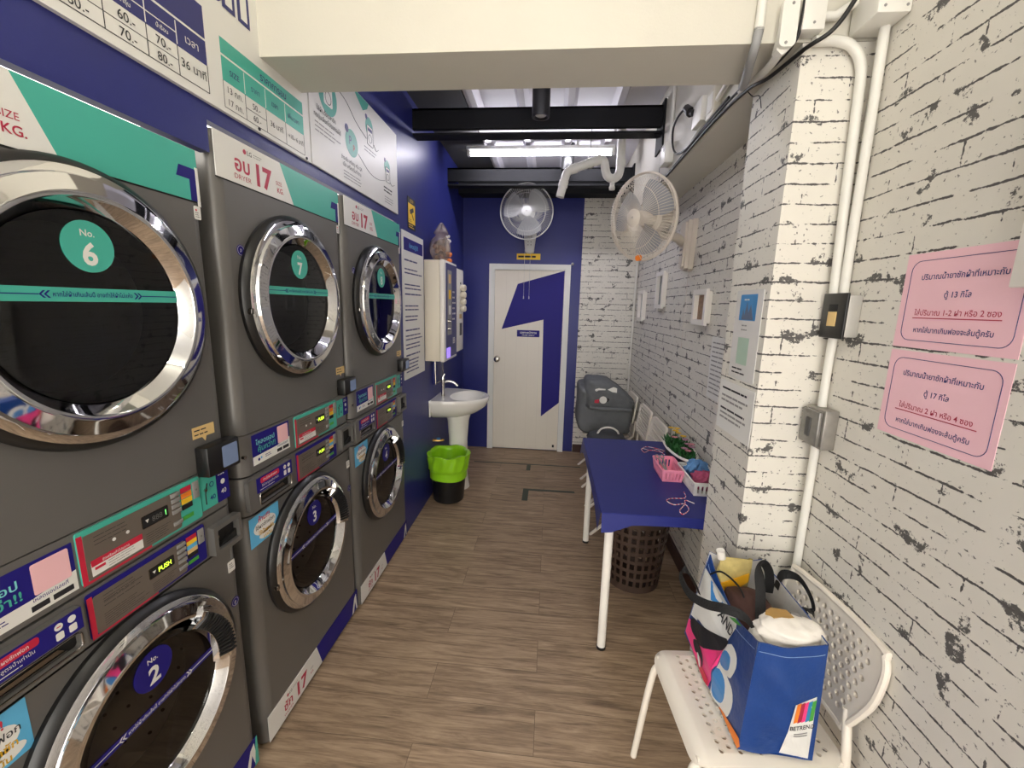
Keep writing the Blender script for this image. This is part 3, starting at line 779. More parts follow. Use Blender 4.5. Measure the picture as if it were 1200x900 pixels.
# price board: coordinates are metres along the wall and height
b = MB(UVN_X); n = .012; n1 = n+.0006; n2 = n+.0011
b.rect(-.55, 2.143, 1.700, 3.2, 0, n, PAPER)
ur = 1.202
b.rect(-.5, 2.298, ur, 2.335, n, n1, NAVYT); b.rect(1.024, 2.335, ur, 2.375, n, n1, NAVYT); b.rect(-.5, 2.233, ur, 2.292, n, n1, NAVYT)
for c in (.60, .71, .82, .925, 1.024, 1.108, ur): b.rect(c-.0009, 2.166, c+.0009, 2.233, n, n1, INK)
b.rect(-.5, 2.1652, ur, 2.1672, n, n1, INK); b.rect(-.5, 2.199, 1.108, 2.2005, n, n1, INK)
for c in (.71, .82, .925, 1.024, 1.108): b.rect(c-.0012, 2.236, c+.0012, 2.288, n1, n2, PAPER)
b.rect(-.5, 2.260, 1.108, 2.2625, n1, n2, PAPER)
for c, h_, a, d in ((.66, 'น้ำเย็น', '40.-', '50.-'), (.767, 'น้ำเย็น', '50.-', '60.-'), (.874, 'น้ำเย็น', '50.-', '60.-'), (.976, 'น้ำอุ่น', '60.-', '70.-'), (1.067, 'น้ำร้อน', '70.-', '80.-')):
    b.text(h_, c, 2.243, .009, n2, PAPER, bold=.01); b.text(a, c, 2.2065, .019, n2, INK, bold=.004); b.text(d, c, 2.172, .019, n2, INK, bold=.004)
b.text('เวลา', 1.155, 2.254, .018, n2, PAPER, bold=.008); b.text('36 นาที', 1.155, 2.192, .020, n2, INK, bold=.004, w=.082)
b.text('ราคาการซัก', .80, 2.306, .018, n2, PAPER, bold=.012)
u0, u1 = 1.257, 1.658
b.rect(u0, 2.296, u1, 2.337, n, n1, TEAL); b.rect(u0, 2.227, u1, 2.290, n, n1, TEAL)
b.text('ราคาการอบ', 1.49, 2.304, .021, n2, NAVYT, bold=.014)
cs = [u0, 1.346, 1.442, 1.546, u1]
for c in cs: b.rect(c-.0006, 2.157, c+.0006, 2.227, n, n1, INK)
for c in cs[1:-1]: b.rect(c-.001, 2.230, c+.001, 2.287, n1, n2, PAPER)
b.rect(u0, 2.1565, u1, 2.158, n, n1, INK); b.rect(cs[1], 2.1915, cs[2], 2.1928, n, n1, INK)
for c, t in zip(cs, ('SIZE', 'ราคา', 'เวลา', 'เพิ่มเวลา')): b.text(t, c+.048, 2.250, .015, n2, NAVYT, bold=.006, w=.078)
b.text('13 กก.', 1.302, 2.2, .017, n2, INK, w=.066); b.text('17 กก.', 1.302, 2.167, .017, n2, INK, w=.066)
b.text('50.-', 1.394, 2.2, .017, n2, INK); b.text('60.-', 1.394, 2.167, .017, n2, INK); b.text('36 นาที', 1.494, 2.185, .017, n2, INK, w=.08); b.text('+10.- 6 นาที', 1.604, 2.185, .016, n2, INK, w=.09)
b.text('wash', 1.392, 2.438, .150, n2, NAVYT, 'R', bold=.075); b.text('wash', 1.381, 2.438, .150, n2+.0006, PAPER, 'R', bold=.02)
for y, z in ((1.668, 2.15), (1.40, 2.152)): b.disc(y, z, .005, n, n+.003, INK, 10)
tag(b.build('price_board', loc=(XL, 0, 0), smooth=0), 'white price board with navy and teal tables high above the machines', 'sign board')
b = MB(UVN_X); n = .010; n1 = n+.0006; n2 = n+.0011
b.rect(1.712, 2.147, 2.66, 2.592, 0, n, PAPER)
DG = mat('pale_teal_print', (84, 172, 158), .45)
def pod(u, v, rx, ry): b.disc(u, v, rx, n, n1, DG, 28, ry); b.disc(u-rx*.75, v+ry*.85, rx*.28, n1, n2, NAVYT, 16)
b.disc(1.86, 2.45, .075, n, n1, DG, 28); b.rrect(1.825, 2.41, 1.895, 2.50, .01, n1, n2, PAPER); b.ring(1.86, 2.44, .022, .025, n2, n2+.0004, INK, 20)
pod(2.065, 2.340, .062, .058); pod(2.27, 2.485, .045, .045); pod(2.50, 2.365, .042, .036)
b.text('P', 2.05, 2.33, .036, n2, NAVYT, bold=.01); b.text('p', 2.085, 2.32, .028, n2, RED)
for u, v, k in ((2.275, 2.445, 1), (2.505, 2.325, .85)):
    b.rrect(u-.035*k, v-.045*k, u+.035*k, v+.045*k, .006, n1, n2, PAPER)
    b.tube([(p[0], p[1], n2) for p in rrpts(u-.035*k, v-.045*k, u+.035*k, v+.045*k, .006)], .0011, INK, 4, True); b.ring(u, v-.012*k, .018*k, .0205*k, n2, n2+.0004, INK, 20); b.rect(u-.025*k, v+.02*k, u+.025*k, v+.035*k, n2, n2+.0004, NAVYT)
for pts in (((1.91, 2.52), (2.02, 2.50), (2.12, 2.45), (2.23, 2.42)), ((2.13, 2.315), (2.25, 2.27), (2.36, 2.265), (2.46, 2.285)), ((2.32, 2.42), (2.35, 2.40), (2.38, 2.415)), ((2.54, 2.295), (2.57, 2.285), (2.61, 2.30))):
    b.tube(spline([(p[0], p[1], n1) for p in pts]), .0011, INK, 4)
b.prism([(2.10, 2.59), (2.27, 2.59), (2.25, 2.56), (2.20, 2.535)], n, n1, DG)
b.text('ใส่ผ้า ตั้งเวลาซัก', 1.84, 2.362, .017, n2, INK, bold=.006, w=.24); b.text('กดปุ่มเลือกโปรแกรมได้', 1.85, 2.333, .017, n2, INK, bold=.006, w=.26)
b.bars(1.745, 2.275, 1.96, 2.322, n2, GREYP, 3, .28, 3, 4)
b.text('ชำระเงิน เหรียญ หรือ QR', 2.06, 2.245, .016, n2, INK, w=.21, bold=.006); b.text('เมื่อ เครื่องเริ่มทำงาน', 2.06, 2.218, .016, n2, INK, w=.21, bold=.006); b.bars(1.97, 2.165, 2.17, 2.205, n2, GREYP, 3, .28, 3, 5)
b.bars(2.20, 2.355, 2.36, 2.385, n2, GREYP, 2, .4, 3, 6); b.bars(2.44, 2.225, 2.62, 2.26, n2, INK, 2, .42, 3, 8); b.bars(2.45, 2.17, 2.62, 2.21, n2, GREYP, 3, .28, 3, 7)
tag(b.build('guide_board', loc=(XL, 0, 0), smooth=0), 'white step by step guide board with teal discs, next to the price board', 'sign board')
b = MB(UVN_X); n = .006
b.rect(2.732, 1.105, 3.185, 2.075, 0, n, PAPER); b.rect(2.76, 1.955, 3.165, 2.035, n, n+.0005, NAVY); b.text('ข้อควรปฏิบัติ', 2.96, 1.98, .026, n+.0009, SKY, bold=.01)
for i, v in enumerate((1.88, 1.80, 1.70, 1.66, 1.56, 1.49, 1.42, 1.36, 1.30, 1.25, 1.19, 1.14)):
    b.bars(2.765, v, 3.15, v+(.05 if i % 3 else .03), n+.0005, NAVYT, 2 if i % 3 else 1, .34, 3, i+3)
tag(b.build('notice_sheet', loc=(XL, 0, 0), smooth=0), 'tall white notice with navy header on the blue wall beside the No. 8 dryer', 'notice')
b = MB(UVN_X); n = .003
b.rect(2.865, 2.105, 3.02, 2.305, 0, n, INK); b.rect(2.873, 2.143, 3.012, 2.267, n, n+.0005, YEL)
b.text('CCTV', 2.942, 2.276, .018, n+.0008, YEL, bold=.01); b.bars(2.88, 2.11, 3.0, 2.138, n+.0006, YEL, 2, .4, 2, 3)
b.prism([(2.90, 2.225), (2.975, 2.25), (2.985, 2.225), (2.915, 2.20)], n+.0005, n+.001, INK); b.prism([(2.935, 2.21), (2.945, 2.215), (2.985, 2.175), (2.975, 2.17)], n+.0005, n+.001, INK); b.bars(2.885, 2.15, 2.96, 2.17, n+.0008, INK, 2, .3)
tag(b.build('camera_warning_sign', loc=(XL, 0, 0), smooth=0), 'small yellow and black camera sign on the blue wall above the notice', 'sign')

# ------------------------------------------------------------------ dispensers, basin, bin
root = thing('detergent_dispenser', 'cream wall box with blue button front beside the tall notice', 'dispenser', (XL, 3.21, 1.175))
b = MB(UVN_X); b.box((0, 0, 0), (.43, .765, .12), IVORY, .006); b.box((.0, -.005, .12), (.43, .77, .156), ENAM, .01); b.build('cabinet', root, (0, 0, 0))
b = MB(UVN_X); n = .156; b.rrect(.05, .02, .41, .75, .006, n, n+.003, NAVYT); b.rrect(.09, .20, .22, .70, .008, n+.003, n+.006, GREYP)
for v, m in ((.60, TAN), (.48, YEL), (.36, PAPER)): b.rrect(.12, v, .19, v+.07, .004, n+.006, n+.0075, m)
b.bars(.26, .3, .38, .56, n+.0035, PAPER, 6, .3, 2, 4); b.text('BB', .31, .12, .05, n+.0035, PAPER, bold=.01); b.build('front_panel', root, (0, 0, 0), 0)
b = MB(UVN_X); b.rrect(.06, .02, .16, .10, .004, n+.003, n+.010, VIOLET); b.build('screen', root, (0, 0, 0), 0)
for v in (.25, .31):
    b = MB(UVN_X); b.lathe([(0, n+.006), (.014, n+.006), (.012, n+.03), (0, n+.032)], KNOB, (.10, v, 0), 14); b.build('latch', root, (0, 0, 0))
root = thing('softener_dispenser', 'narrow white wall box with a column of four round knobs', 'dispenser', (XL, 3.70, 1.20))
b = MB(UVN_X); b.box((0, 0, 0), (.25, .72, .15), ENAM, .008); b.rect(.09, .14, .18, .25, .15, .153, BLACK); b.rect(.08, .29, .17, .33, .15, .152, TAN); b.disc(.12, .60, .01, .15, .154, BLACK, 10); b.build('cabinet', root, (0, 0, 0))
for i in range(4):
    b = MB(UVN_X); b.lathe([(0, .15), (.02, .15), (.030, .165), (.030, .19), (.02, .2), (0, .2)], IVORY, (.13, .38+.06*i-.0, 0), 18); b.build('knob', root, (0, 0, 0))
root = thing('hose_panel', 'dark blue narrow panel in a steel frame below the dispensers', 'panel', (XL, 3.42, .95))
b = MB(UVN_X); b.box((0, 0, 0), (.26, .22, .02), NAVYT, .003); b.build('board', root, (0, 0, 0)); b = MB(UVN_X); b.tube([(.005, .005, .022), (.255, .005, .022), (.255, .215, .022), (.005, .215, .022)], .006, KNOB, 6, True); b.build('frame', root, (0, 0, 0))
# offerings on the dispenser
root = thing('packed_bundle', 'clear plastic bag of brown goods standing on the cream dispenser', 'plastic bag', (XL+.085, 3.36, 1.94))
rd = random.Random(3)
def bundle(u, v):
    t = 2*PI*u; r = (.105*(sin(PI*min(1, v*1.15+.12)))**.7 if v < .72 else .105*(1-v)/.28*.66+.012)*(1+.10*sin(5*t+v*6)+.07*sin(9*t-v*9))
    return (r*.7*cos(t)+.01*v, r*1.1*sin(t)+.02*v, v*.29)
b = MB(); b.grid(bundle, 40, 22, POUCH, True); b.build('plastic_wrap', root, (0, 0, 0))
b = MB()
for i in range(26):
    t = rd.uniform(0, 2*PI); r = rd.uniform(.0, .055); z = rd.uniform(.02, .15)
    b.lathe([(0, -.02), (.014, -.014), (.02, 0), (.014, .014), (0, .02)], (BROWN, mat('dried_tan', (150, 112, 84), .6), mat('dried_grey', (120, 104, 96), .6))[i % 3], (r*.7*cos(t), r*sin(t), z), 8)
b.build('dried_goods', root, (0, 0, 0), kind='stuff')
root = thing('flower_offering', 'small orange and white flower offering on the dispenser', 'flowers', (XL+.10, 3.55, 1.945))
b = MB()
for z in (.022, .07): b.lathe([(0, z-.022), (.03, z-.016), (.04, z), (.03, z+.016), (0, z+.022)], ORG, (0, 0, 0), 16)
b.build('marigold', root, (0, 0, 0)); b = MB()
b.tube([(0, 0, .09), (0, .004, .14), (.0, .01, .19)], [.014, .018, .020], ENAM, 8)
for i in range(7): b.lathe([(0, -.014), (.013, 0), (0, .014)], ENAM, (.018*cos(i*.9), .012+.02*sin(i*.9), .175+.006*i), 8)
b.build('jasmine', root, (0, 0, 0))

root = thing('pedestal_basin', 'white ceramic pedestal basin on the blue wall by the bin', 'basin', (XL+.002, 3.575, 0))
def basin(p, q):   # p along outline half ellipse, q: profile
    pass
b = MB()
A_, B_ = .285, .455
def outl(t, k): # t in 0..1 along D-shaped outline
    a = -PI/2+PI*t
    return (B_*k*cos(a)**.8 if cos(a) > 0 else 0, A_*k*sin(a))
N_ = 40
rows = [(.52, .665), (.60, .672), (.78, .70), (.93, .75), (.99, .80), (1.0, .83), (.985, .838), (.955, .836)]
vs = []; fs = []
for k, z in rows:
    for i in range(N_+1):
        x, y = outl(i/N_, k); vs.append((x+.0 if True else 0, y if k > .8 else y, z))
for r in range(len(rows)-1):
    for i in range(N_): fs.append((r*(N_+1)+i, r*(N_+1)+i+1, (r+1)*(N_+1)+i+1, (r+1)*(N_+1)+i))
fs.append(tuple(range(N_+1))[::-1])
base = (len(rows)-1)*(N_+1)
# bowl: offset ellipse sunk into the deck
bw = [(.90, .834), (.86, .815), (.75, .76), (.5, .725), (.15, .715)]
nb = len(vs)
for k, z in bw:
    for i in range(N_+1):
        t = 2*PI*i/N_; vs.append((.265+.165*k*cos(t), .235*k*sin(t), z))
for r in range(len(bw)-1):
    for i in range(N_): fs.append((nb+r*(N_+1)+i, nb+r*(N_+1)+i+1, nb+(r+1)*(N_+1)+i+1, nb+(r+1)*(N_+1)+i))
fs.append(tuple(nb+(len(bw)-1)*(N_+1)+i for i in range(N_)))
b.add(vs, fs, CERAM)
ol = [outl(i/N_, .955) for i in range(N_+1)]
b.plate([(p[0], p[1]) for p in ol], [[(.265+.165*.9*cos(2*PI*i/N_), .235*.9*sin(2*PI*i/N_)) for i in range(N_)]], .828, .835, CERAM)
b.box((0, -A_, .70), (.012, A_, .836), CERAM, .005)
b.build('bowl', root, (0, 0, 0), 50)
b = MB(); b.lathe([(.105, 0), (.098, .03), (.085, .12), (.082, .45), (.095, .62), (.115, .69)], CERAM, (.185, -.01, 0), 32, sx=1.0, sy=1.05); b.build('pedestal', root, (0, 0, 0))
b = MB(); b.tube([(.06, -.05, .83), (.06, -.05, .98)], .016, KNOB, 14); b.tube(spline([(.06, -.05, .95), (.10, -.045, .965), (.15, -.04, .955), (.185, -.035, .925)]), .011, KNOB, 10); b.tube([(.06, -.05, .98), (.06, -.05, 1.0), (.075, -.05, 1.03)], [.017, .012, .006], KNOB, 10); b.build('tap', root, (0, 0, 0))
b = MB(); b.tube([(0, -.17, .47), (.05, -.17, .47), (.09, -.15, .47)], .011, mat('brass', (190, 150, 80), .3, .9), 10); b.lathe([(0, 0), (.018, 0), (.018, .012), (0, .012)], mat('blue_valve', (70, 130, 190), .4), (.05, -.17, .481), 12); b.build('stop_valve', root, (0, 0, 0))

root = thing('waste_bin', 'black waste bin lined with a lime green bag beside the basin', 'bin', (-.80, 3.30, 0))
b = MB(); b.lathe([(0, .004), (.118, .004), (.126, .012), (.158, .40), (.152, .40), (.120, .02), (0, .015)], BLACK, (0, 0, 0), 48); b.build('bucket', root, (0, 0, 0))
LIME = mat('lime_bag_plastic', (150, 214, 34), .32, var=.1, vs=18, bump=.25, bs=22)
b = MB()
def liner(u, v):
    t = 2*PI*u
    if v < .62:                       # outside, hanging over the rim
        q = v/.62; z = .205+q*.215; r = .152+.018*q+.005*(1+sin(7*t+8*q))*(.4+q)*.6+.004*(1+sin(13*t-5*q))
        if q < .34: r = .153+.004*q
        return (r*cos(t), r*sin(t), z+.012*sin(3*t+1)*(1-q)*.3+.008*sin(6*t)*q)
    q = (v-.62)/.38
    r = .168-.040*q*q-.022*min(1,q*16)+.004*sin(17*t)*q; return (r*cos(t), r*sin(t), .42-.20*q+.008*sin(6*t)*(1-q))
b.grid(liner, 96, 30, LIME, True); b.build('bin_bag', root, (0, 0, 0), 60)

# ------------------------------------------------------------------ wall fans
FANP = mat('white_fan_plastic', (206, 206, 204), .45)
FANI = mat('aged_ivory_plastic', (214, 204, 190), .38)
BLADE = mat('translucent_blade', (150, 152, 156), .3)
def fan(label, loc, axis, plast, base_at, base_n, R=.235, cords=None, tall=.30):
    """wall fan; loc = centre of the guard, axis = where it blows, base_at = middle of the wall bracket, base_n = wall normal"""
    root = thing('wall_fan', label, 'fan', loc, 'wall fans')
    ax = Vector(axis).normalized(); upv = Vector((0, 0, 1)); r_ = upv.cross(ax).normalized(); u_ = ax.cross(r_)
    M = Matrix((r_, u_, ax)).transposed().to_4x4()
    b = MB(M); K = 84; wr = .0013
    for i in range(K):
        t = 2*PI*i/K; c, q = cos(t), sin(t)
        b.tube([(r*c, r*q, z) for r, z in ((.045, .068), (R*.5, .066), (R*.8, .052), (R*.95, .03), (R, .0))], wr, plast, 3, caps=False)
    for r, z, w in ((R, 0, .0048), (R*.72, .058, .0016), (R*.99, .012, .002)):
        b.tube([(r*cos(2*PI*i/64), r*sin(2*PI*i/64), z) for i in range(64)], w, plast, 6, True)
    b.build('front_guard', root, (0, 0, 0))
    b = MB(M)
    for i in range(K):
        t = 2*PI*i/K; c, q = cos(t), sin(t)
        b.tube([(r*c, r*q, z) for r, z in ((R, -.004), (R*.96, -.04), (R*.7, -.062), (.075, -.07))], wr, plast, 3, caps=False)
    for r, z, w in ((R*.99, -.012, .004), (R*.7, -.062, .0018)):
        b.tube([(r*cos(2*PI*i/64), r*sin(2*PI*i/64), z) for i in range(64)], w, plast, 6, True)
    b.build('rear_guard', root, (0, 0, 0))
    b = MB(M); b.lathe([(0, .076), (.03, .075), (.046, .068), (.048, .060), (0, .058)], plast, (0, 0, 0), 32); b.text('M', 0, -.006, .014, .0765, GREYP); b.build('badge_cap', root, (0, 0, 0))
    for k in range(3):
        b = MB(M); t0 = 2*PI*k/3+.5
        def bl(u, v):
            r = .03+(R*.86-.03)*v; t = t0+(u-.35)*(1.75-.35*v)*(.55+.9*v*(1.3-v)); z = -.012+.05*(u-.5)*(1-.3*v)
            return (r*cos(t), r*sin(t), z)
        b.grid(bl, 10, 12, BLADE); b.grid(lambda u, v: tuple(Vector(bl(u, v))+Vector((0, 0, -.003))), 10, 12, BLADE); b.build('blade', root, (0, 0, 0))
    b = MB(M); b.lathe([(0, .03), (.035, .028), (.04, 0), (.05, -.06), (.075, -.072), (.082, -.10), (.078, -.16), (.055, -.19), (0, -.195)], plast, (0, 0, 0), 32); b.build('motor_housing', root, (0, 0, 0))
    if plast is FANI:
        b = MB(M); b.box((-.02, .078, -.145), (.03, .086, -.11), ORG, .003); b.build('rating_label', root, (0, 0, 0)); b = MB(M); b.disc(-.0, -R*.93, .016, .02, .04, ORG, 14); b.build('price_tag', root, (0, 0, 0))
    P0 = Vector(loc); B = Vector(base_at)-P0; N = Vector(base_n)
    b = MB(); neck = ax*-.14
    b.tube(spline([neck, neck*.8+Vector((0, 0, -.07)), (neck+B)*.5+N*.02+Vector((0, 0, -.05)), B+N*.06+Vector((0, 0, .03)), B+N*.03]), [.030, .028]+[.028]*30, plast, 12) if False else b.tube(spline([neck, neck+Vector((0, 0, -.075)), (neck+B)*.5+Vector((0, 0, -.03)), B+N*.075+Vector((0, 0, .02)), B+N*.03]), .027, plast, 12); b.build('neck', root, (0, 0, 0))
    side = upv.cross(N)
    Mb = Matrix((side, upv, N)).transposed().to_4x4(); Mb.translation = B
    b = MB(Mb)
    h = tall/2
    pts = [(.062*1.0*s_*1.0, y_) for s_, y_ in ()]
    ol = [(-.045, -h), (-.02, -h-.012), (.02, -h-.012), (.045, -h), (.068, h*.55), (.066, h), (-.066, h), (-.068, h*.55)]
    b.prism(ol, 0, .03, plast); b.prism([(p[0]*.9, p[1]*.96) for p in ol], .03, .055, plast); b.prism([(p[0]*.72, p[1]*.88) for p in ol], .055, .068, plast)
    for q in range(4): b.disc((q % 2-.5)*.03, -.03-(q//2)*.03, .006, .068, .072, GREYP, 10)
    b.build('wall_bracket', root, (0, 0, 0))
    for (dx, dy, z1) in cords or ():
        b = MB(); p = B+Vector((dx, dy, -h+.02)); zb = z1-P0.z
        b.tube([p, (p.x, p.y, zb)], .0014, plast, 5); b.tube([(p.x, p.y, zb), (p.x, p.y, zb-.03)], [.003, .0055], plast, 8); b.build('pull_cord', root, (0, 0, 0))
    return root
fan('white fan with pull cords on the blue back wall above the door', (-.266, 4.22, 2.49), (.05, -1, -.10), FANP, (-.25, YB, 2.30), (0, -1, 0), .248, ((-.045, -.10, 1.72), (.012, -.10, 1.72)), .26)
fan('yellowed white fan bracketed to the brick wall below the bulkhead', (.475, 2.50, 2.105), (-.78, -.58, -.12), FANI, (XR, 2.90, 2.02), (-1, 0, 0), .225, ((-.02, -.03, 1.40),), .30)
b = MB(UVN_NY); b.rect(-.385, 2.098, -.135, 2.16, 0, .003, YEL); b.bars(-.37, 2.11, -.15, 2.148, .0034, INK, 1, .5, 3, 5)
tag(b.build('yellow_sign', loc=(0, YB, 0), smooth=0), 'small yellow strip sign above the white door', 'sign')
b = MB(UVN_NY); b.lathe([(0, 0), (.014, 0), (.014, .02), (0, .024)], GREYP, (.205, 2.06, 0), 14)
tag(b.build('wall_hook', loc=(0, YB, 0)), 'tiny grey knob on the wall at the door frame corner', 'hook')

# ------------------------------------------------------------------ right side: conduits, boxes, cables
CABLE = mat('black_cable', (16, 16, 17), .45)
def run(name, pts, r, m, label, cat, seg=10, sp=True, group=None):
    p0 = Vector(pts[-1]); b = MB(); q = [Vector(p)-p0 for p in pts]
    b.tube(spline(q) if sp else q, r, m, seg); return tag(b.build(name, loc=p0, smooth=50), label, cat, group)
run('conduit', [(.70, 1.408, 2.362), (.76, 1.408, 2.362), (.805, 1.408, 2.345), (.833, 1.408, 2.30), (.840, 1.408, 2.22), (.846, 1.405, 1.95), (.850, 1.395, 1.672)], .0135, PVC, 'white conduit bending over the brick column top and down its corner', 'conduit')
run('conduit', [(.858, 1.372, 2.374), (.860, 1.372, 2.2), (.862, 1.374, 1.9), (.862, 1.372, 1.672)], .0125, PVC, 'straight white conduit dropping from the big corner junction box', 'conduit')
run('conduit', [(.862, 1.385, 1.552), (.862, 1.388, 1.44), (.862, 1.386, 1.328)], .012, PVC, 'short white conduit between the black switch and the grey metal box', 'conduit')
run('conduit', [(.862, 1.386, 1.206), (.862, 1.386, .7), (.862, 1.386, .002)], .0125, PVC, 'white conduit running from the grey metal box down behind the chair', 'conduit')
root = thing('switch_box', 'black switch plate on a pale metal box where the conduits meet', 'switch', (.858, 1.36, 1.61))
b = MB(); b.box((-.016, -.052, -.06), (.0195, .05, .06), mat('galvanised_steel', (186, 184, 178), .45, .4, var=.12), .003); b.build('back_box', root, (0, 0, 0))
b = MB(); b.box((-.024, -.054, -.066), (-.016, .054, .066), BLACK, .003); b.box((-.026, -.018, -.03), (-.023, .02, .012), TAN, .001); b.box((-.0255, -.018, .014), (-.023, .02, .034), MBLACK, .001); b.build('switch_plate', root, (0, 0, 0))
root = thing('metal_box', 'grey metal outlet box on the column corner conduit', 'electrical box', (.853, 1.375, 1.265))
b = MB(); b.box((-.016, -.052, -.062), (.0245, .046, .062), mat('old_grey_metal', (150, 146, 140), .4, .5, var=.2, vs=40), .004); b.build('box_body', root, (0, 0, 0))
b = MB(); b.box((-.030, -.046, -.056), (-.016, .044, .056), mat('clear_grey_cover', (120, 118, 114), .2, .3, var=.25, vs=50), .006); b.box((-.034, -.012, -.03), (-.028, .012, .03), DGREY, .003); b.build('cover', root, (0, 0, 0))
def jbox(name, a, c, label, face, screws):
    o3 = [(p+q)/2 for p, q in zip(a, c)]; o3[2] = a[2]
    root = thing(name, label, 'junction box', o3, 'white junction boxes')
    L = lambda p: tuple(x-y for x, y in zip(p, o3))
    b = MB(); b.box(L(a), L(c), PVC, .005); b.build('box_body', root, (0, 0, 0))
    for s in screws:
        b = MB(UVN_NY); b.disc(s[0]-o3[0], s[1]-o3[2], .0035, -(a[1]-o3[1]), -(a[1]-o3[1])+.0015, GREYP, 10); b.build('screw', root, (0, 0, 0))
jbox('junction_box', (.652, 1.382, 2.378), (.712, 1.4285, 2.52), 'flat white junction box on the beam end above the brick column', 0, ((.682, 2.395), (.682, 2.50)))
jbox('junction_box', (.795, 1.31, 2.372), (.877, 1.42, 2.56), 'large white junction box in the corner at the top right', 0, ((.812, 2.388), (.865, 2.388)))
run('conduit', [(.713, 1.412, 2.425), (.75, 1.412, 2.425), (.794, 1.40, 2.45)], .012, PVC, 'short horizontal white conduit linking the two junction boxes', 'conduit', sp=False)
run('conduit', [(.556, 1.414, 2.62), (.554, 1.414, 2.50), (.552, 1.414, 2.395)], .0125, PVC, 'vertical white conduit on the cream beam face near its right end', 'conduit', sp=False)
b = MB(); P0 = Vector((.60, 1.70, 2.43)); pp = spline([Vector(p)-P0 for p in ((.552, 1.414, 2.40), (.549, 1.418, 2.362), (.556, 1.46, 2.340), (.585, 1.56, 2.338), (.612, 1.65, 2.362), (.635, 1.70, 2.42))], 14)
b.tube(pp, [.0115 if i % 2 else .0138 for i in range(len(pp))], PVCG, 10)
tag(b.build('flexible_conduit', loc=P0, smooth=80), 'grey ribbed flexible conduit curling under the end of the cream beam', 'conduit')
root = thing('inspection_fitting', 'white conduit fitting with a screwed capsule shaped cover under the beam end', 'conduit', (.612, 1.40, 2.36))
b = MB(UVN_NY); b.rrect(-.014, -.02, .030, .10, .014, .0, .014, PVC); b.prism([(-.012, -.02), (.004, -.034), (.022, -.02), (.028, .09), (.006, .10)], -.028, .0, PVC); b.build('cover', root, (0, 0, 0))
for u, v in ((.004, -.010), (.012, .085)):
    b = MB(UVN_NY); b.disc(u, v, .004, .014, .0155, GREYP, 10); b.build('screw', root, (0, 0, 0))
b = MB(); b.tube(spline([(.004, .012, -.02), (.012, .10, -.018), (.035, .26, .02), (.036, .36, .035)]), .0115, PVC, 10); b.build('pipe', root, (0, 0, 0))
run('cable', [(.80, 1.30, 2.56), (.765, 1.345, 2.44), (.725, 1.365, 2.368), (.680, 1.41, 2.345), (.652, 1.55, 2.340), (.648, 1.70, 2.372), (.646, 2.0, 2.392), (.646, 2.5, 2.390), (.648, 3.1, 2.388), (.65, 3.9, 2.388)], .006, CABLE, 'thick black cable sweeping under the beam and along the bulkhead edge', 'cable')
run('cable', [(.655, 1.395, 2.55), (.652, 1.39, 2.40), (.645, 1.42, 2.352), (.638, 1.56, 2.352), (.640, 1.72, 2.392), (.642, 2.0, 2.405), (.645, 2.4, 2.402), (.65, 2.8, 2.402), (.65, 3.2, 2.400)], .0045, CABLE, 'thinner black cable beside the junction box, bundled along the bulkhead edge', 'cable')
run('cable', [(.607, 2.33, 2.575), (.60, 2.42, 2.575), (.612, 2.55, 2.565), (.63, 2.60, 2.50), (.635, 2.52, 2.435), (.640, 2.35, 2.405), (.640, 2.1, 2.412), (.640, 1.85, 2.415)], .0055, CABLE, 'black plug lead looping down from the white outlet on the bulkhead', 'cable')
run('trunking', [(.653, 3.9, 2.398), (.653, 2.6, 2.398), (.653, 1.9, 2.40)], .0075, PVC, 'slim white trunking along the lower edge of the bulkhead', 'trunking', 6, False)
run('conduit', [(.648, 2.30, 2.42), (.645, 2.0, 2.465), (.645, 1.80, 2.50)], .011, PVC, 'white conduit slanting up the bulkhead below the outlets', 'conduit', sp=False)
run('cable_tie', [(.66, 1.74, 2.39), (.668, 1.70, 2.352), (.674, 1.66, 2.335), (.676, 1.64, 2.29)], .0016, CABLE, 'black cable tie tail hanging off the bundled cables', 'cable tie', 6)
root = thing('outlet', 'white socket box with a black plug on the bulkhead', 'socket', (XBK, 2.16, 2.485), 'sockets on the bulkhead')
b = MB(UVN_NX); b.box((-.06, -.05, 0), (.06, .05, .045), PVC, .004); b.build('box_body', root, (0, 0, 0))
b = MB(UVN_NX); b.tube([(-.075, .035, .05), (-.13, .075, .055), (-.17, .09, .055)], [.022, .018, .009], CABLE, 8); b.tube([(-.045, .02, .045), (-.075, .035, .05)], .014, CABLE, 8); b.build('plug', root, (0, 0, 0))
root = thing('outlet', 'second white socket box on the bulkhead, nearer the cream beam', 'socket', (XBK, 2.03, 2.47), 'sockets on the bulkhead')
b = MB(UVN_NX); b.box((-.045, -.055, 0), (.045, .055, .03), mat('beige_plastic', (206, 200, 184), .4), .004); b.rrect(-.03, -.035, .03, .035, .004, .03, .033, PVC); b.build('box_body', root, (0, 0, 0))
root = thing('outlet', 'lowest white socket box with a small adapter on the bulkhead by the fan', 'socket', (XBK, 2.74, 2.50), 'sockets on the bulkhead')
b = MB(UVN_NX); b.box((-.055, -.055, 0), (.055, .055, .05), PVC, .004); b.disc(.02, .02, .012, .05, .052, BLACK, 12); b.build('box_body', root, (0, 0, 0))
b = MB(UVN_NX); b.tube([(-.055, .01, .03), (-.10, .012, .03), (-.125, .01, .03)], [.016, .012, .005], GREYP, 8); b.tube(spline([(-.12, .01, .03), (-.14, -.05, .03), (-.10, -.16, .035), (-.06, -.28, .06)]), .0022, GREYP, 5); b.build('adapter', root, (0, 0, 0))
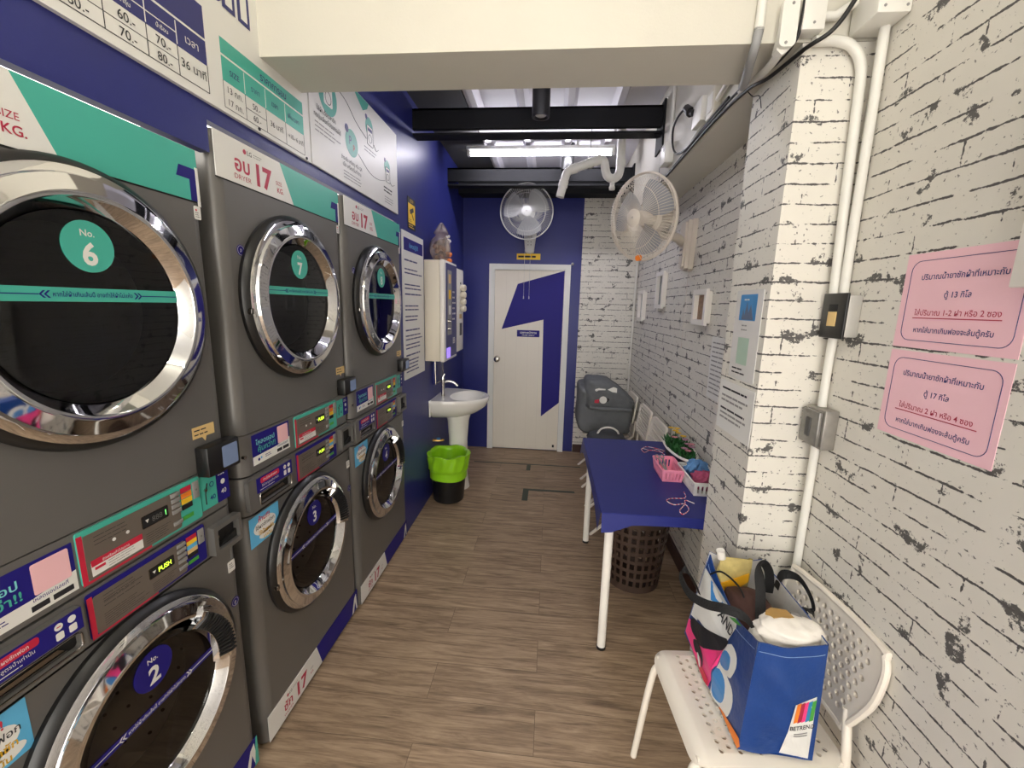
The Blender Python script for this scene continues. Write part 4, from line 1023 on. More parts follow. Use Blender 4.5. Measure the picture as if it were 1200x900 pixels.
run('conduit', [(.648, 2.74, 2.93), (.648, 2.74, 2.75), (.648, 2.74, 2.553)], .010, PVC, 'thin vertical white conduit rising from the lowest bulkhead socket', 'conduit', sp=False)
run('corner_pipe', [(.862, 4.60, 2.38), (.862, 4.60, 1.2), (.862, 4.60, .09)], .012, PVC, 'thin white pipe down the far right brick corner', 'pipe', sp=False)
# drain pipe with trap under the deck
root = thing('drain_pipe', 'white drain pipe with a U trap hanging by the tube light', 'pipe', (.03, 3.30, 2.40))
q = lambda *p: [tuple(a-c for a, c in zip(x, (.03, 3.30, 2.40))) for x in p]
b = MB(); b.tube(q((.445, 3.30, 2.95), (.450, 3.30, 2.62))+spline(q((.450, 3.30, 2.60), (.437, 3.30, 2.548), (.400, 3.30, 2.525), (.362, 3.30, 2.545), (.345, 3.30, 2.59), (.335, 3.30, 2.635), (.315, 3.30, 2.650), (.29, 3.30, 2.648)))[1:]+q((.12, 3.30, 2.592))+spline(q((.10, 3.30, 2.585), (.075, 3.30, 2.565), (.062, 3.30, 2.53)))+q((.03, 3.30, 2.40)), .030, PVC, 16); b.build('pipe', root, (0, 0, 0), 60)
for p, d in (((.450, 3.30, 2.63), (0, 0, 1)), ((.29, 3.30, 2.648), (.95, 0, .3)), ((.052, 3.30, 2.49), (.2, 0, 1)), ((.12, 3.30, 2.592), (.95, 0, .3))):
    b = MB(); v = Vector(d).normalized()*.022; c = Vector(q(p)[0]); b.tube([c-v, c+v], .0335, PVC, 16); b.build('socket_collar', root, (0, 0, 0))
b = MB(); b.lathe([(0, -.04), (.020, -.04), (.022, -.02), (.017, -.015), (.017, .03), (0, .03)], PVC, q((.400, 3.30, 2.49))[0], 14); b.build('trap_plug', root, (0, 0, 0))
b = MB(); c = q((.235, 3.30, 2.63))[0]; b.tube([c, (c[0], c[1], c[2]+.30)], .003, GREYP, 6); b.tube([(c[0]+.034*cos(t), c[1]+.034*sin(t)*0+.0, c[2]+.034*sin(t)) for t in [i*PI/8 for i in range(16)]], .004, KNOB, 6, True); b.build('hanger', root, (0, 0, 0))

# ------------------------------------------------------------------ things on the right walls
def frame3d(y0, y1, z0, z1, label, pic):
    root = thing('picture_frame', label, 'picture frame', (XR, (y0+y1)/2, z0), 'white shadow box frames on the brick wall')
    w, h = y1-y0, z1-z0
    b = MB(UVN_NX); b.plate([(-w/2, 0), (w/2, 0), (w/2, h), (-w/2, h)], [[(-w/2+.03, .03), (w/2-.03, .03), (w/2-.03, h-.03), (-w/2+.03, h-.03)]], .020, .038, ENAM)
    b.plate([(-w/2+.012, .012), (w/2-.012, .012), (w/2-.012, h-.012), (-w/2+.012, h-.012)], [[(-w/2+.03, .03), (w/2-.03, .03), (w/2-.03, h-.03), (-w/2+.03, h-.03)]], .0, .020, ENAM); b.build('frame', root, (0, 0, 0), 0)
    b = MB(UVN_NX); b.rect(-w/2+.03, .03, w/2-.03, h-.03, .004, .012, pic); b.build('picture', root, (0, 0, 0), 0)
frame3d(2.455, 2.675, 1.533, 1.733, 'white box frame with a brown speckled picture, nearest of the three wall frames', mat('speckled_picture', (150, 120, 96), .5, var=.75, vs=60))
frame3d(3.42, 3.64, 1.622, 1.905, 'white box frame hung highest, middle of the three wall frames', mat('grey_picture', (120, 126, 124), .5, var=.5, vs=30))
frame3d(4.10, 4.32, 1.503, 1.785, 'white box frame nearest the far corner of the brick wall', mat('pale_picture', (170, 172, 168), .5, var=.3, vs=30))
b = MB(UVN_NX); n = .0015   # u runs towards the camera
b.rrect(-1.665, 1.375, -1.465, 1.69, .006, 0, n, mat('laminated_sheet', (222, 220, 216), .25))
b.rrect(-1.63, 1.585, -1.505, 1.675, .004, n, n+.0003, mat('blue_photo_print', (70, 140, 196), .3)); b.prism([(-1.61, 1.588), (-1.60, 1.625), (-1.59, 1.60), (-1.575, 1.65), (-1.56, 1.61), (-1.545, 1.64), (-1.52, 1.588)], n+.0004, n+.0006, mat('skyline_print', (96, 108, 132), .3)); b.bars(-1.60, 1.652, -1.54, 1.662, n+.0006, PAPER, 1, .5)
b.bars(-1.60, 1.545, -1.54, 1.575, n+.0004, GREYP, 2, .3); b.rect(-1.615, 1.43, -1.53, 1.525, n, n+.0003, mat('pale_green_card', (176, 200, 180), .5)); b.bars(-1.64, 1.39, -1.51, 1.42, n+.0004, INK, 2, .35)
tag(b.build('laminated_poster', loc=(XC, 0, 0), smooth=0), 'small laminated poster with a blue picture, taped high on the brick column', 'poster')
b = MB(UVN_NX); b.rect(-1.725, 1.165, -1.44, 1.355, 0, n, PAPER)
for i, v in enumerate((1.318, 1.29, 1.272, 1.24, 1.222, 1.205)): b.bars(-1.70, v, -1.47, v+.016, n+.0004, INK if i in (0, 3) else GREYP, 1, .45, 3, i+2, (.9, .95, .8)[i % 3:i % 3+1])
tag(b.build('printed_sheet', loc=(XC, 0, 0), smooth=0), 'white printed sheet low on the column side, under the laminated poster', 'notice')
b = MB(UVN_NX); b.rect(-2.40, 1.15, -2.05, 1.48, 0, n, PAPER); b.bars(-2.38, 1.17, -2.07, 1.46, n+.0004, GREYP, 12, .3, 3, 4)
tag(b.build('printed_sheet', loc=(XR, 0, 0), smooth=0), 'white printed sheet on the back brick wall, mostly hidden behind the column', 'notice')
def pink(z0, z1, kg, amount, label):
    b = MB(UVN_NX); n = .001; u0, u1 = -1.175, -.876; h = z1-z0
    b.rect(u0, z0, u1, z1, 0, n, PINKP)
    b.tube([(p[0], p[1], n) for p in rrpts(u0+.018, z0+.018, u1-.016, z1-.018, .024)], .0009, NAVYT, 4, True)
    uc = (u0+u1)/2
    b.text('ปริมาณน้ำยาซักผ้าที่เหมาะกับ', uc, z0+h*.72, .0125, n+.0003, NAVYT, bold=.012, w=.215); b.text('ตู้ %s กิโล' % kg, uc, z0+h*.53, .0125, n+.0003, NAVYT, bold=.012)
    b.text('ใส่ปริมาณ %s ซอง' % amount, uc, z0+h*.35, .0125, n+.0003, CRIM, bold=.012, w=.215); b.rect(uc-.105, z0+h*.315, uc+.105, z0+h*.325, n, n+.0003, CRIM)
    b.text('หากใส่มากเกินฟองจะล้นตู้ครับ', uc, z0+h*.17, .0115, n+.0003, NAVYT, bold=.012, w=.20)
    tag(b.build('pink_notice', loc=(XR, 0, 0), smooth=0), label, 'notice', 'pink paper notices')
pink(1.540, 1.763, '13', '1-2 ฝา หรือ 2', 'upper pink paper notice about 13 kilo machines on the near brick wall')
pink(1.318, 1.532, '17', '2 ฝา หรือ 4', 'lower pink paper notice about 17 kilo machines on the near brick wall')
b = MB(); b.box((-.038, -.28, 0), (0, 0, .55), ENAM, .003)
tag(b.build('wall_cabinet', loc=(XR, .886, 1.672)), 'white box edge at the right picture border overlapping the upper pink notice', 'box')

# ------------------------------------------------------------------ floor marking tape
TAPE = mat('dark_green_tape', (46, 58, 44), .5)
def tape(x0, y0, x1, y1, label):
    cx, cy = (x0+x1)/2, (y0+y1)/2
    b = MB(); b.box((x0-cx, y0-cy, 0), (x1-cx, y1-cy, .0006), TAPE); tag(b.build('floor_tape', loc=(cx, cy, .0002), smooth=0), label, 'tape', 'dark green floor tape marks')
tape(-.74, 4.17, .36, 4.192, 'long thin dark green tape line across the floor before the door')
tape(-.185, 4.02, -.145, 4.165, 'short stub of dark green tape below the long line')
tape(-.185, 3.345, -.135, 3.585, 'wide short strip of dark green tape, upright of the L on the floor')
tape(-.135, 3.55, .27, 3.585, 'thin crosswise strip of dark green tape, arm of the L on the floor')

# ------------------------------------------------------------------ table and what stands on and under it
TX0, TX1, TY0, TY1, TZ = .255, .862, 1.748, 2.82, .74
root = thing('work_table', 'long table with white round steel legs along the brick wall', 'table', ((TX0+TX1)/2, (TY0+TY1)/2, 0))
ox, oy = root.location.x, root.location.y
b = MB(); b.box((TX0-ox+.008, TY0-oy+.008, TZ-.032), (TX1-ox-.004, TY1-oy-.008, TZ-.003), ENAM, .004); b.build('tabletop', root, (0, 0, 0))
for x in (TX0+.05, TX1-.055):
    for y in (TY0+.075, TY1-.055):
        b = MB(); b.lathe([(0, .012), (.020, .012), (.020, TZ-.032), (0, TZ-.032)], ENAM, (x-ox, y-oy, 0), 20); b.lathe([(0, 0), (.0215, 0), (.0215, .014), (0, .014)], BLACK, (x-ox, y-oy, 0), 20); b.build('leg', root, (0, 0, 0))
b = MB(); k = TZ+.0005
w, d = TX1-TX0, TY1-TY0
ov = [(0, 0, k), (w, 0, k), (w, d, k), (0, d, k)]
def skirt(p0, p1, nrm, hs):
    """overhang of the cover, height varies along the edge"""
    N = len(hs)-1
    top = [tuple(Vector(p0).lerp(Vector(p1), i/N)) for i in range(N+1)]
    mid = [(p[0]+nrm[0]*.004, p[1]+nrm[1]*.004, k-.004) for p in top]
    bot = [(p[0]+nrm[0]*(.005+.014*(h_/.12)), p[1]+nrm[1]*(.005+.014*(h_/.12)), k-h_) for p, h_ in zip(top, hs)]
    vs = top+mid+bot; n_ = N+1
    b.add(vs, [(i, i+1, n_+i+1, n_+i) for i in range(N)]+[(n_+i, n_+i+1, 2*n_+i+1, 2*n_+i) for i in range(N)], TBLUE)
b.add(ov, [(0, 1, 2, 3)], TBLUE)
skirt((0, 0, k), (w, 0, k), (0, -1, 0), [.088, .084, .066, .048, .045, .044, .043, .042, .042, .043, .046, .05, .055, .06, .066])
skirt((0, d, k), (0, 0, k), (-1, 0, 0), [.12, .07, .045, .042, .042, .042, .043, .044, .046, .05, .066, .088])
skirt((w, d, k), (0, d, k), (0, 1, 0), [.10, .06, .045, .043, .043, .05, .08, .12])
tag(b.build('table_cover', loc=(TX0, TY0, 0), smooth=30), 'dark blue vinyl cover pulled over the long table with folded corners', 'tablecloth')

def slot_basket(name, label, x0, x1, y0, y1, z0, h, m, taper, nslots, grp=None):
    cx, cy = (x0+x1)/2, (y0+y1)/2; hx, hy = (x1-x0)/2, (y1-y0)/2
    root = thing(name, label, 'basket', (cx, cy, z0), grp)
    b = MB()
    def wall(a, c, L, cnt):
        # wall panel with slots, from bottom edge a..c leaning outwards to the rim
        P = [(-L, 0), (L, 0), (L, h), (-L, h)]; hs = []
        sw = 2*L/(cnt+1)
        for i in range(cnt):
            u = -L+sw*(i+1); hs.append(rrpts(u-sw*.22, h*.22, u+sw*.22, h*.78, sw*.15, 2))
        def fn(u, v, n):
            t = v/h; k_ = 1-taper*(1-t)
            if a == 'x': return (c*(hx*k_+n-.002), u/L*hy*k_, v)
            return (u/L*hx*k_, c*(hy*k_+n-.002), v)
        b.plate(P, hs, 0, .0022, m, fn)
    for s_ in (-1, 1): wall('x', s_, hy, max(5, int(nslots*hy/max(hx, hy)))); wall('y', s_, hx, max(5, int(nslots*hx/max(hx, hy))))
    kx, ky = hx*(1-taper), hy*(1-taper)
    b.box((-kx, -ky, 0), (kx, ky, .003), m); b.build('basket_body', root, (0, 0, 0), 30)
    b = MB(); b.tube([(p[0], p[1], h) for p in rrpts(-hx, -hy, hx, hy, .012, 4)], .0042, m, 8, True); b.build('rim', root, (0, 0, 0))
    return root
PINKB = mat('pink_basket_plastic', (244, 150, 176), .4)
slot_basket('storage_basket', 'small pink slotted plastic basket on the blue table', .600, .712, 2.115, 2.335, TZ+.0015, .065, PINKB, .14, 9)
root = thing('scissors', 'pale grey scissors resting in the pink basket', 'scissors', (.650, 2.20, TZ+.026))
b = MB(); b.tube([(.0, 0, 0), (-.02, .05, .028), (-.03, .085, .045)], .0045, GREYP, 6); b.tube([(.0, 0, 0), (-.005, .05, .03), (-.008, .085, .048)], .0045, GREYP, 6); b.build('blades', root, (0, 0, 0))
for x in (-.034, -.008):
    b = MB(); b.tube([(x+.01*cos(t), .098+.014*sin(t), .05+.006*sin(t)) for t in [i*PI/7 for i in range(14)]], .003, GREYP, 6, True); b.build('finger_loop', root, (0, 0, 0))
slot_basket('storage_basket', 'white slotted plastic basket of cloth by the column', .708, .852, 1.962, 2.235, TZ+.0015, .068, ENAM, .10, 12)
def lump(name, label, cx, cy, z, rx, ry, rz, m, seed, cat='cloth'):
    rd = random.Random(seed); ph = [rd.uniform(0, 6) for _ in range(6)]
    b = MB()
    def f(u, v):
        t = 2*PI*u; p = PI*v; k_ = 1+.13*sin(3*t+ph[0]+3*p)*sin(p)+.15*sin(7*t+ph[1])*sin(5*p+ph[2])*sin(p)+.12*sin(11*t+9*p+ph[3])*sin(p)
        return (rx*k_*sin(p)*cos(t), ry*k_*sin(p)*sin(t), rz+rz*k_*cos(p))
    b.grid(f, 40, 22, m, True); return tag(b.build(name, loc=(cx, cy, z), smooth=60), label, cat)
lump('cloth_bundle', 'crumpled sky blue cloth at the back of the white basket', .780, 2.165, TZ+.006, .052, .052, .055, mat('blue_cloth', (92, 140, 190), .8, var=.35, vs=60, bump=.6, bs=70), 2)
lump('cloth_bundle', 'crumpled crimson patterned cloth at the front of the white basket', .780, 2.045, TZ+.006, .055, .058, .047, mat('crimson_cloth', (168, 72, 104), .8, var=.55, vs=70, bump=.6, bs=70), 5)
# flower planter
root = thing('flower_planter', 'oval dark pot with white rim full of artificial flowers on the table', 'flower pot', (.790, 2.485, TZ+.001))
def oval(r, z): return [(r*.072/.1*cos(2*PI*i/40), r*.225/.1*sin(2*PI*i/40), z) for i in range(40)]
b = MB(); b.lathe([(0, 0), (.080, 0), (.094, .06), (.094, .066), (0, .066)], mat('dark_pot', (58, 60, 62), .5), (0, 0, 0), 40, sx=.72, sy=2.2); b.build('pot', root, (0, 0, 0))
b = MB(); b.tube(oval(.100, .070), .0075, ENAM, 8, True); b.build('rim', root, (0, 0, 0))
rd = random.Random(11); LEAF = mat('plastic_leaf', (34, 96, 42), .5, var=.5, vs=40)
b = MB()
for i in range(330):
    t = rd.uniform(0, 2*PI); r = rd.uniform(0, 1)**.5; x, y = .062*r*cos(t), .205*r*sin(t); a = rd.uniform(0, 2*PI); L = rd.uniform(.025, .06); tl = rd.uniform(.2, .7)
    d = Vector((cos(a)*tl, sin(a)*tl, 1-tl*.6)).normalized(); sd = Vector((-sin(a), cos(a), 0))*.007; p = Vector((x, y, .06))
    b.add([tuple(p), tuple(p+d*L*.5+sd), tuple(p+d*L), tuple(p+d*L*.5-sd)], [(0, 1, 2, 3)], LEAF)
b.build('foliage', root, (0, 0, 0), 0, kind='stuff')
for i in range(13):
    m = (YEL, mat('pink_flower', (214, 140, 150), .6), mat('lilac_flower', (176, 128, 150), .6))[0 if i < 5 else 1+i % 2]
    x, y = rd.uniform(-.045, .04), (.06+.026*i if i < 5 else -.19+.032*(i-5)); z = rd.uniform(.095, .125) + (.02 if i < 5 else 0)
    b = MB()
    for k_ in range(6):
        a = k_*PI/3+i; c, q_ = cos(a), sin(a)
        b.add([(x, y, z), (x+.012*c-.006*q_, y+.012*q_+.006*c, z+.010), (x+.022*c, y+.022*q_, z+.007), (x+.012*c+.006*q_, y+.012*q_-.006*c, z+.010)], [(0, 1, 2, 3)], m)
    b.tube([(x, y, z-.05), (x, y, z)], .0018, LEAF, 5); b.build('flower', root, (0, 0, 0), 0)
z = TZ+.0045
run('twine', [(.60, 2.62, z), (.64, 2.68, z), (.69, 2.66, z+.002), (.74, 2.62, z), (.71, 2.58, z+.003), (.66, 2.62, z), (.61, 2.57, z), (.605, 2.63, z+.004), (.66, 2.60, z+.004), (.70, 2.62, z+.006), (.725, 2.545, z)], .0021, TWINE, 'red and white twine in a flat loop near the flower planter', 'twine', 6)
run('twine', [(.672, 1.985, z+.01), (.665, 1.94, z), (.60, 1.925, z), (.570, 1.90, z), (.590, 1.86, z), (.640, 1.87, z+.002), (.645, 1.82, z), (.605, 1.77, z), (.600, 1.80, z+.003), (.640, 1.86, z+.006), (.655, 1.905, z+.004), (.690, 1.885, z)], .0021, TWINE, 'red and white twine in loose loops by the near table edge', 'twine', 6)
# laundry basket under the table
root = thing('laundry_basket', 'dark brown plastic laundry basket with square holes under the blue table', 'laundry basket', (.555, 2.40, 0))
BRB = mat('brown_basket_plastic', (70, 54, 46), .45)
b = MB(); H_ = .50; RB = lambda v: .150+.045*v/H_
def bend(u, v, n):
    t = u/.17; r = RB(v)+n; return (r*cos(t), r*sin(t), v)
Lc = 2*PI*.17; hs = []
for j in range(7):
    for i in range(26):
        if j in (0, 1, 2, 3, 4, 5, 6): u = Lc*(i+.5)/26; v = .06+.056*j; hs.append([(u-.0125, v-.017), (u+.0125, v-.017), (u+.0125, v+.017), (u-.0125, v+.017)])
ex = [(Lc*i/104, v) for i in range(1, 104) for v in (.02, .45)]
b.plate([(Lc*i/52, 0) for i in range(53)]+[(Lc*(52-i)/52, H_) for i in range(53)], hs, 0, .004, BRB, bend, ex)
b.lathe([(0, 0), (.150, 0), (.150, .006), (0, .006)], BRB, (0, 0, 0), 40); b.build('basket_body', root, (0, 0, 0), 40)
b = MB(); b.lathe([(RB(H_)-.006, H_-.012), (RB(H_)+.012, H_-.012), (RB(H_)+.012, H_+.004), (RB(H_)-.006, H_+.004)], BRB, (0, 0, 0), 48, True); b.build('rim', root, (0, 0, 0))

# ------------------------------------------------------------------ chairs
WCH = mat('white_chair_plastic', (236, 228, 214), .38, var=.015)
def slat_chair(x, y, label, first=None):
    """white folding chair with a slatted back, facing -X"""
    root = thing('folding_chair', label, 'chair', (x, y, 0), 'white slatted chairs along the brick wall')
    W2 = .20
    b = MB(); b.box((-.235, -W2+.01, .435), (.19, W2-.01, .455), WCH, .009); b.build('seat', root, (0, 0, 0))
    P = rrpts(-W2+.0, .565, W2-.0, .815, .045); hs = [rrpts(-W2+.035, .585+.024*i, W2-.035, .593+.024*i, .0035, 2) for i in range(9)]
    b = MB(UVN_NX); b.plate([(p[0], p[1]) for p in P], hs, 0, .016, WCH, lambda u, v, n: (u, v, n-.215-(v-.565)*.12-.02*(1-(u/W2)**2))); b.build('backrest', root, (0, 0, 0))
    for s_ in (-1, 1):
        b = MB(); b.tube([(.238, s_*(W2-.012), .60), (.222, s_*(W2-.012), .45), (-.235, s_*(W2-.012), .0)], .011, WCH, 10); b.build('leg', root, (0, 0, 0))
        b = MB(); b.tube([(-.20, s_*(W2-.030), .43), (.19, s_*(W2-.030), .0)], .011, WCH, 10); b.build('leg', root, (0, 0, 0))
    for xx, zz in ((-.11, .12), (.135, .06)):
        b = MB(); b.tube([(xx, -W2+.015, zz), (xx, W2-.015, zz)], .008, WCH, 8); b.build('stretcher', root, (0, 0, 0))
    return root
slat_chair(.578, 3.055, 'white slatted chair closest to the far end of the blue table')
slat_chair(.578, 3.50, 'white slatted chair in front of the grey quilt, second from the table')
slat_chair(.578, 4.06, 'white slatted chair carrying the grey quilt in the far corner')
# quilt bundle
QLT = mat('grey_quilt_cloth', (106, 109, 112), .85, var=.18, vs=14, bump=.9, bs=20)
QLT2 = mat('grey_quilt_print', (100, 103, 106), .85, var=.25, vs=22, bump=.9, bs=20)
def pillow(b, c, h, m, seed, p=3.2, fold=0.0, slope=0.0, amp=.02):
    rd = random.Random(seed); ph = [rd.uniform(0, 6) for _ in range(8)]
    def f(u, v):
        t = 2*PI*u; q_ = PI*(v-.5)
        se = lambda a, e: math.copysign(abs(a)**e, a)
        e = 2/p
        x, y, z = se(cos(q_), e)*se(cos(t), e), se(cos(q_), e)*se(sin(t), e), se(sin(q_), e)
        k_ = 1+amp*(sin(5*x+ph[0]+4*z)+sin(7*y+ph[1]-3*z)+.8*sin(11*z+ph[2]+3*x)+.6*sin(15*x+9*z+ph[3]))
        return (c[0]+h[0]*x*k_, c[1]+h[1]*y*k_, c[2]+h[2]*z*k_-slope*max(0, x+.1)*(z+1)*.5)
    b.grid(f, 56, 34, m, True)
root = thing('folded_quilt', 'large folded grey quilt piled on the chair in the far corner', 'quilt', (.55, 4.05, .457))
b = MB(); pillow(b, (-.02, .0, .235), (.250, .235, .230), QLT, 4, 7.0, slope=.12, amp=.016); b.build('lower_fold', root, (0, 0, 0), 60)
b = MB(); pillow(b, (.01, -.06, .385), (.225, .225, .140), QLT2, 9, 6.0, slope=.16, amp=.018)
b.tube(spline([(-.17, -.275, .275), (-.05, -.285, .268), (.08, -.285, .272), (.20, -.27, .262)]), [.018]*19, QLT2, 10)
b.build('top_fold', root, (0, 0, 0), 60)
b = MB(UVN_NY)
for pts, m in (([(-.13, .445), (-.10, .455), (-.04, .45), (-.04, .44), (-.10, .437), (-.115, .425), (-.13, .43)], PAPER), ([(-.02, .445), (.03, .47), (.06, .46), (.06, .42), (.02, .425)], PAPER), ([(-.13, .345), (-.09, .355), (-.09, .32), (-.13, .32)], RED)):
    b.prism(pts, .283, .291, m)
b.disc(-.055, .35, .033, .283, .2915, PAPER, 18); b.disc(-.018, .352, .018, .283, .291, INK, 14)
b.build('printed_patch', root, (0, 0, 0), 0, kind=None)
root = thing('dark_bag', 'small dark grey bag with a carrying loop in front of the grey quilt', 'bag', (.50, 3.47, .457))
b = MB(); pillow(b, (0, 0, .075), (.155, .11, .072), mat('dark_bag_cloth', (62, 64, 68), .8, var=.2, bump=.4, bs=30), 6, 3.0, amp=.02); b.build('bag_body', root, (0, 0, 0), 60)
b = MB(); b.tube(spline([(-.08, -.04, .13), (-.05, -.05, .18), (.02, -.05, .195), (.08, -.04, .165), (.10, -.03, .12)]), .008, ENAM, 8); b.build('carry_loop', root, (0, 0, 0))

# perforated chair in front
root = thing('perforated_chair', 'white perforated chair in the foreground carrying the blue shopping bag', 'chair', (.615, 1.165, 0), None, math.radians(4.5))
b = MB()
hx0, hx1, hw = -.215, .205, .192
ol = rrpts(hx0, -hw, hx1, hw, .06, 8); hs = []
for i in range(14):
    for j in range(13):
        x = -.122+.0262*i; y = -.158+.0262*j+(.0131 if i % 2 else 0)
        if abs(y) < .168 and x < .185: hs.append(circ(x, y, .0068, 10))
ex = [(hx0+.006*i, -hw+.012+.0307*j) for i in range(1, 10) for j in range(13)]
def seatfn(u, v, n):
    z = .444+n; x = u
    d = max(0, (hx0+.062)-u)
    if d > 0:
        a = min(d/.040, PI/2*1.02); r = .040+n; x = hx0+.062-r*sin(a); z = .404+r*cos(a)
    z -= .010*(1-(v/hw)**2)*(1 if u > hx0+.06 else 0.0)*min(1, (u-hx0-.06)/.05)
    z += .012*max(0, (abs(v)-.15)/.042)**2*(-1)
    return (x, v, z)
b.plate(ol, hs, -.0, .006, WCH, seatfn, ex); b.build('seat', root, (0, 0, 0), 40)
b = MB(UVN_NX); hs = []
for j in range(9):
    for i in range(14):
        u = -.175+.0275*i+(.01375 if j % 2 else 0); v = .545+.0255*j
        if abs(u) < .152-.06*max(0, (.60-v)/.1) and v < .755: hs.append(circ(u, v, .0088, 10))
ol = [(-.110, .505), (.110, .505), (.135, .515), (.185, .63), (.195, .70), (.192, .745), (.178, .772), (.155, .785), (-.155, .785), (-.178, .772), (-.192, .745), (-.195, .70), (-.185, .63), (-.135, .515)]
ol = [tuple(p) for p in spline([(p[0], p[1], 0) for p in ol], 3, True)]; ol = [(p[0], p[1]) for p in ol]
ex = [(u*.03, v) for u in range(-5, 6) for v in (.53, .77)]
b.plate(ol, hs, 0, .010, WCH, lambda u, v, n: (u, v, n-.225-(v-.505)*.13+.014*(u/.195)**2), ex)
edge = [(p[0], p[1], .005-.225-(p[1]-.505)*.13+.014*(p[0]/.195)**2) for p in ol]
b.tube(edge, .0095, WCH, 8, True); b.build('backrest', root, (0, 0, 0), 40)
for s_ in (-1, 1):
    b = MB(); b.tube(spline([(-.12, s_*.150, .428), (-.180, s_*.158, .405), (-.203, s_*.164, .34), (-.235, s_*.180, .0)]), .0115, WCH, 12); b.build('leg', root, (0, 0, 0))
    b = MB(); b.tube(spline([(.222, s_*.125, .56), (.212, s_*.150, .50), (.208, s_*.165, .44), (.225, s_*.172, .22), (.245, s_*.176, .0)]), .0115, WCH, 12); b.build('leg', root, (0, 0, 0))
    b = MB(); b.tube([(-.19, s_*.166, .425), (.205, s_*.164, .425)], .010, WCH, 10); b.build('seat_rail', root, (0, 0, 0))

# ------------------------------------------------------------------ shopping bag with its contents
BAGB = mat('blue_woven_bag', (20, 62, 130), .36, var=.10, vs=14, bump=.30, bs=34)
BAGI = mat('bag_lining', (206, 204, 202), .6, var=.06, vs=20, bump=.4, bs=40)
BZ = .4565
root = thing('shopping_bag', 'bright blue printed shopping bag standing on the perforated chair', 'bag', (.635, 1.20, BZ))
O = Vector((.635, 1.20, BZ))
bot = [Vector(p) for p in ((.548, 1.000, BZ), (.733, .990, BZ), (.742, 1.395, BZ), (.532, 1.415, BZ))]
def topz(side, t):
    if side == 3: return .785-.075*max(0, sin(PI*t))**.8-.01*sin(2*PI*t)   # left wall sags
    return {0: .782-.012*sin(PI*t), 1: .785-.008*sin(PI*t), 2: .79-.02*sin(PI*t)}[side]
top = [Vector((.564, 1.006, 0)), Vector((.742, 1.018, 0)), Vector((.748, 1.385, 0)), Vector((.585, 1.412, 0))]
def wallpt(side, s_, t, off=0.0):
    a, c = side, (side+1) % 4
    B0 = bot[a].lerp(bot[c], s_); T0 = top[a].lerp(top[c], s_); T0 = Vector((T0.x, T0.y, topz(side, s_)))
    p = B0.lerp(T0, t)
    e = (bot[c]-bot[a]); n = Vector((e.y, -e.x, 0)).normalized()
    bulge = sin(PI*s_)*(.012*sin(PI*t)+(.014*t if side == 1 else 0)+(-.018*t*t if side == 3 else 0))+.0035*sin(9*s_+5*t+side)*sin(PI*s_)+.003*sin(17*t+6*s_)*sin(PI*s_)
    return p+n*(bulge+off)-O
b = MB()
for sd in range(4):
    b.grid(lambda u, v: tuple(wallpt(sd, u, v)), 26, 22, BAGB)
    b.grid(lambda u, v: tuple(wallpt(sd, 1-u, v, -.004)), 26, 22, BAGI)
    b.grid(lambda u, v: tuple(wallpt(sd, u, 1.0, -.004*v)), 26, 1, BAGB)
    b.tube([tuple(wallpt(sd, i/30, .925, .0008)) for i in range(1, 30)], .0007, mat('pale_stitching', (150, 176, 214), .6), 4)
b.add([tuple(p-O+Vector((0, 0, .001))) for p in bot], [(0, 1, 2, 3)], BAGB)
b.build('bag_body', root, (0, 0, 0), 45)
def bagpoly(b, side, pts, off, m, dens=8, sub=3):
    """print on a bag wall: pts are (along, up) in the wall's own 0..1 frame"""
    P = [(p[0], p[1]) for p in pts]
    if sub: P = [(q_.x, q_.y) for q_ in spline([(p[0], p[1], 0) for p in P], sub, True)]
    us = [p[0] for p in P]; vs_ = [p[1] for p in P]
    ex = [(min(us)+(max(us)-min(us))*i/dens, min(vs_)+(max(vs_)-min(vs_))*j/dens) for i in range(1, dens) for j in range(1, dens)]
    ex = [e for e in ex if inpoly(e, P)]
    b.plate(P, [], off, off+.0004, m, lambda u, v, n: tuple(wallpt(side, u, v, n)), ex)
# left wall: along runs from the far end (0) to the near end (1); convert from metres
def L_(y, z): return (max(.0, min(1, (1.413-y)/.41)), max(0, min(1, (z-BZ)/(.785-.075*sin(PI*max(0, min(1, (1.413-y)/.41)))**.8-BZ))))
HOT = mat('hot_pink_print', (238, 62, 132), .4); CY = mat('mid_blue_print', (64, 136, 202), .4)
b = MB()
bagpoly(b, 3, [L_(1.405, .54), L_(1.405, .73), L_(1.16, .75), L_(1.145, .70), L_(1.165, .633), L_(1.28, .59)], .0010, PAPER, 10, 0)
bagpoly(b, 3, [L_(1.215, .690), L_(1.172, .748), L_(1.120, .755), L_(1.142, .712)], .0016, GRN, 5, 0)
bagpoly(b, 3, [L_(1.36, .72), L_(1.28, .735), L_(1.23, .70), L_(1.32, .675)], .0016, CY, 5, 0)
bagpoly(b, 3, [L_(1.41, .52), L_(1.36, .545), L_(1.26, .60), L_(1.16, .617), L_(1.19, .434), L_(1.26, .41), L_(1.405, .47)], .0012, HOT, 9, 0)
bagpoly(b, 3, [L_(1.39, .538), L_(1.30, .585), L_(1.17, .645), L_(1.155, .622), L_(1.19, .588), L_(1.28, .527), L_(1.36, .508)], .0036, INK, 8, 3)
bagpoly(b, 3, [L_(1.34, .495), L_(1.30, .52), L_(1.25, .515), L_(1.245, .475), L_(1.262, .490), L_(1.29, .485), L_(1.31, .478)], .0036, INK, 6, 3)
bagpoly(b, 3, [L_(1.295, .487), L_(1.275, .488), L_(1.252, .470), L_(1.262, .466)], .0044, PAPER, 4, 2)
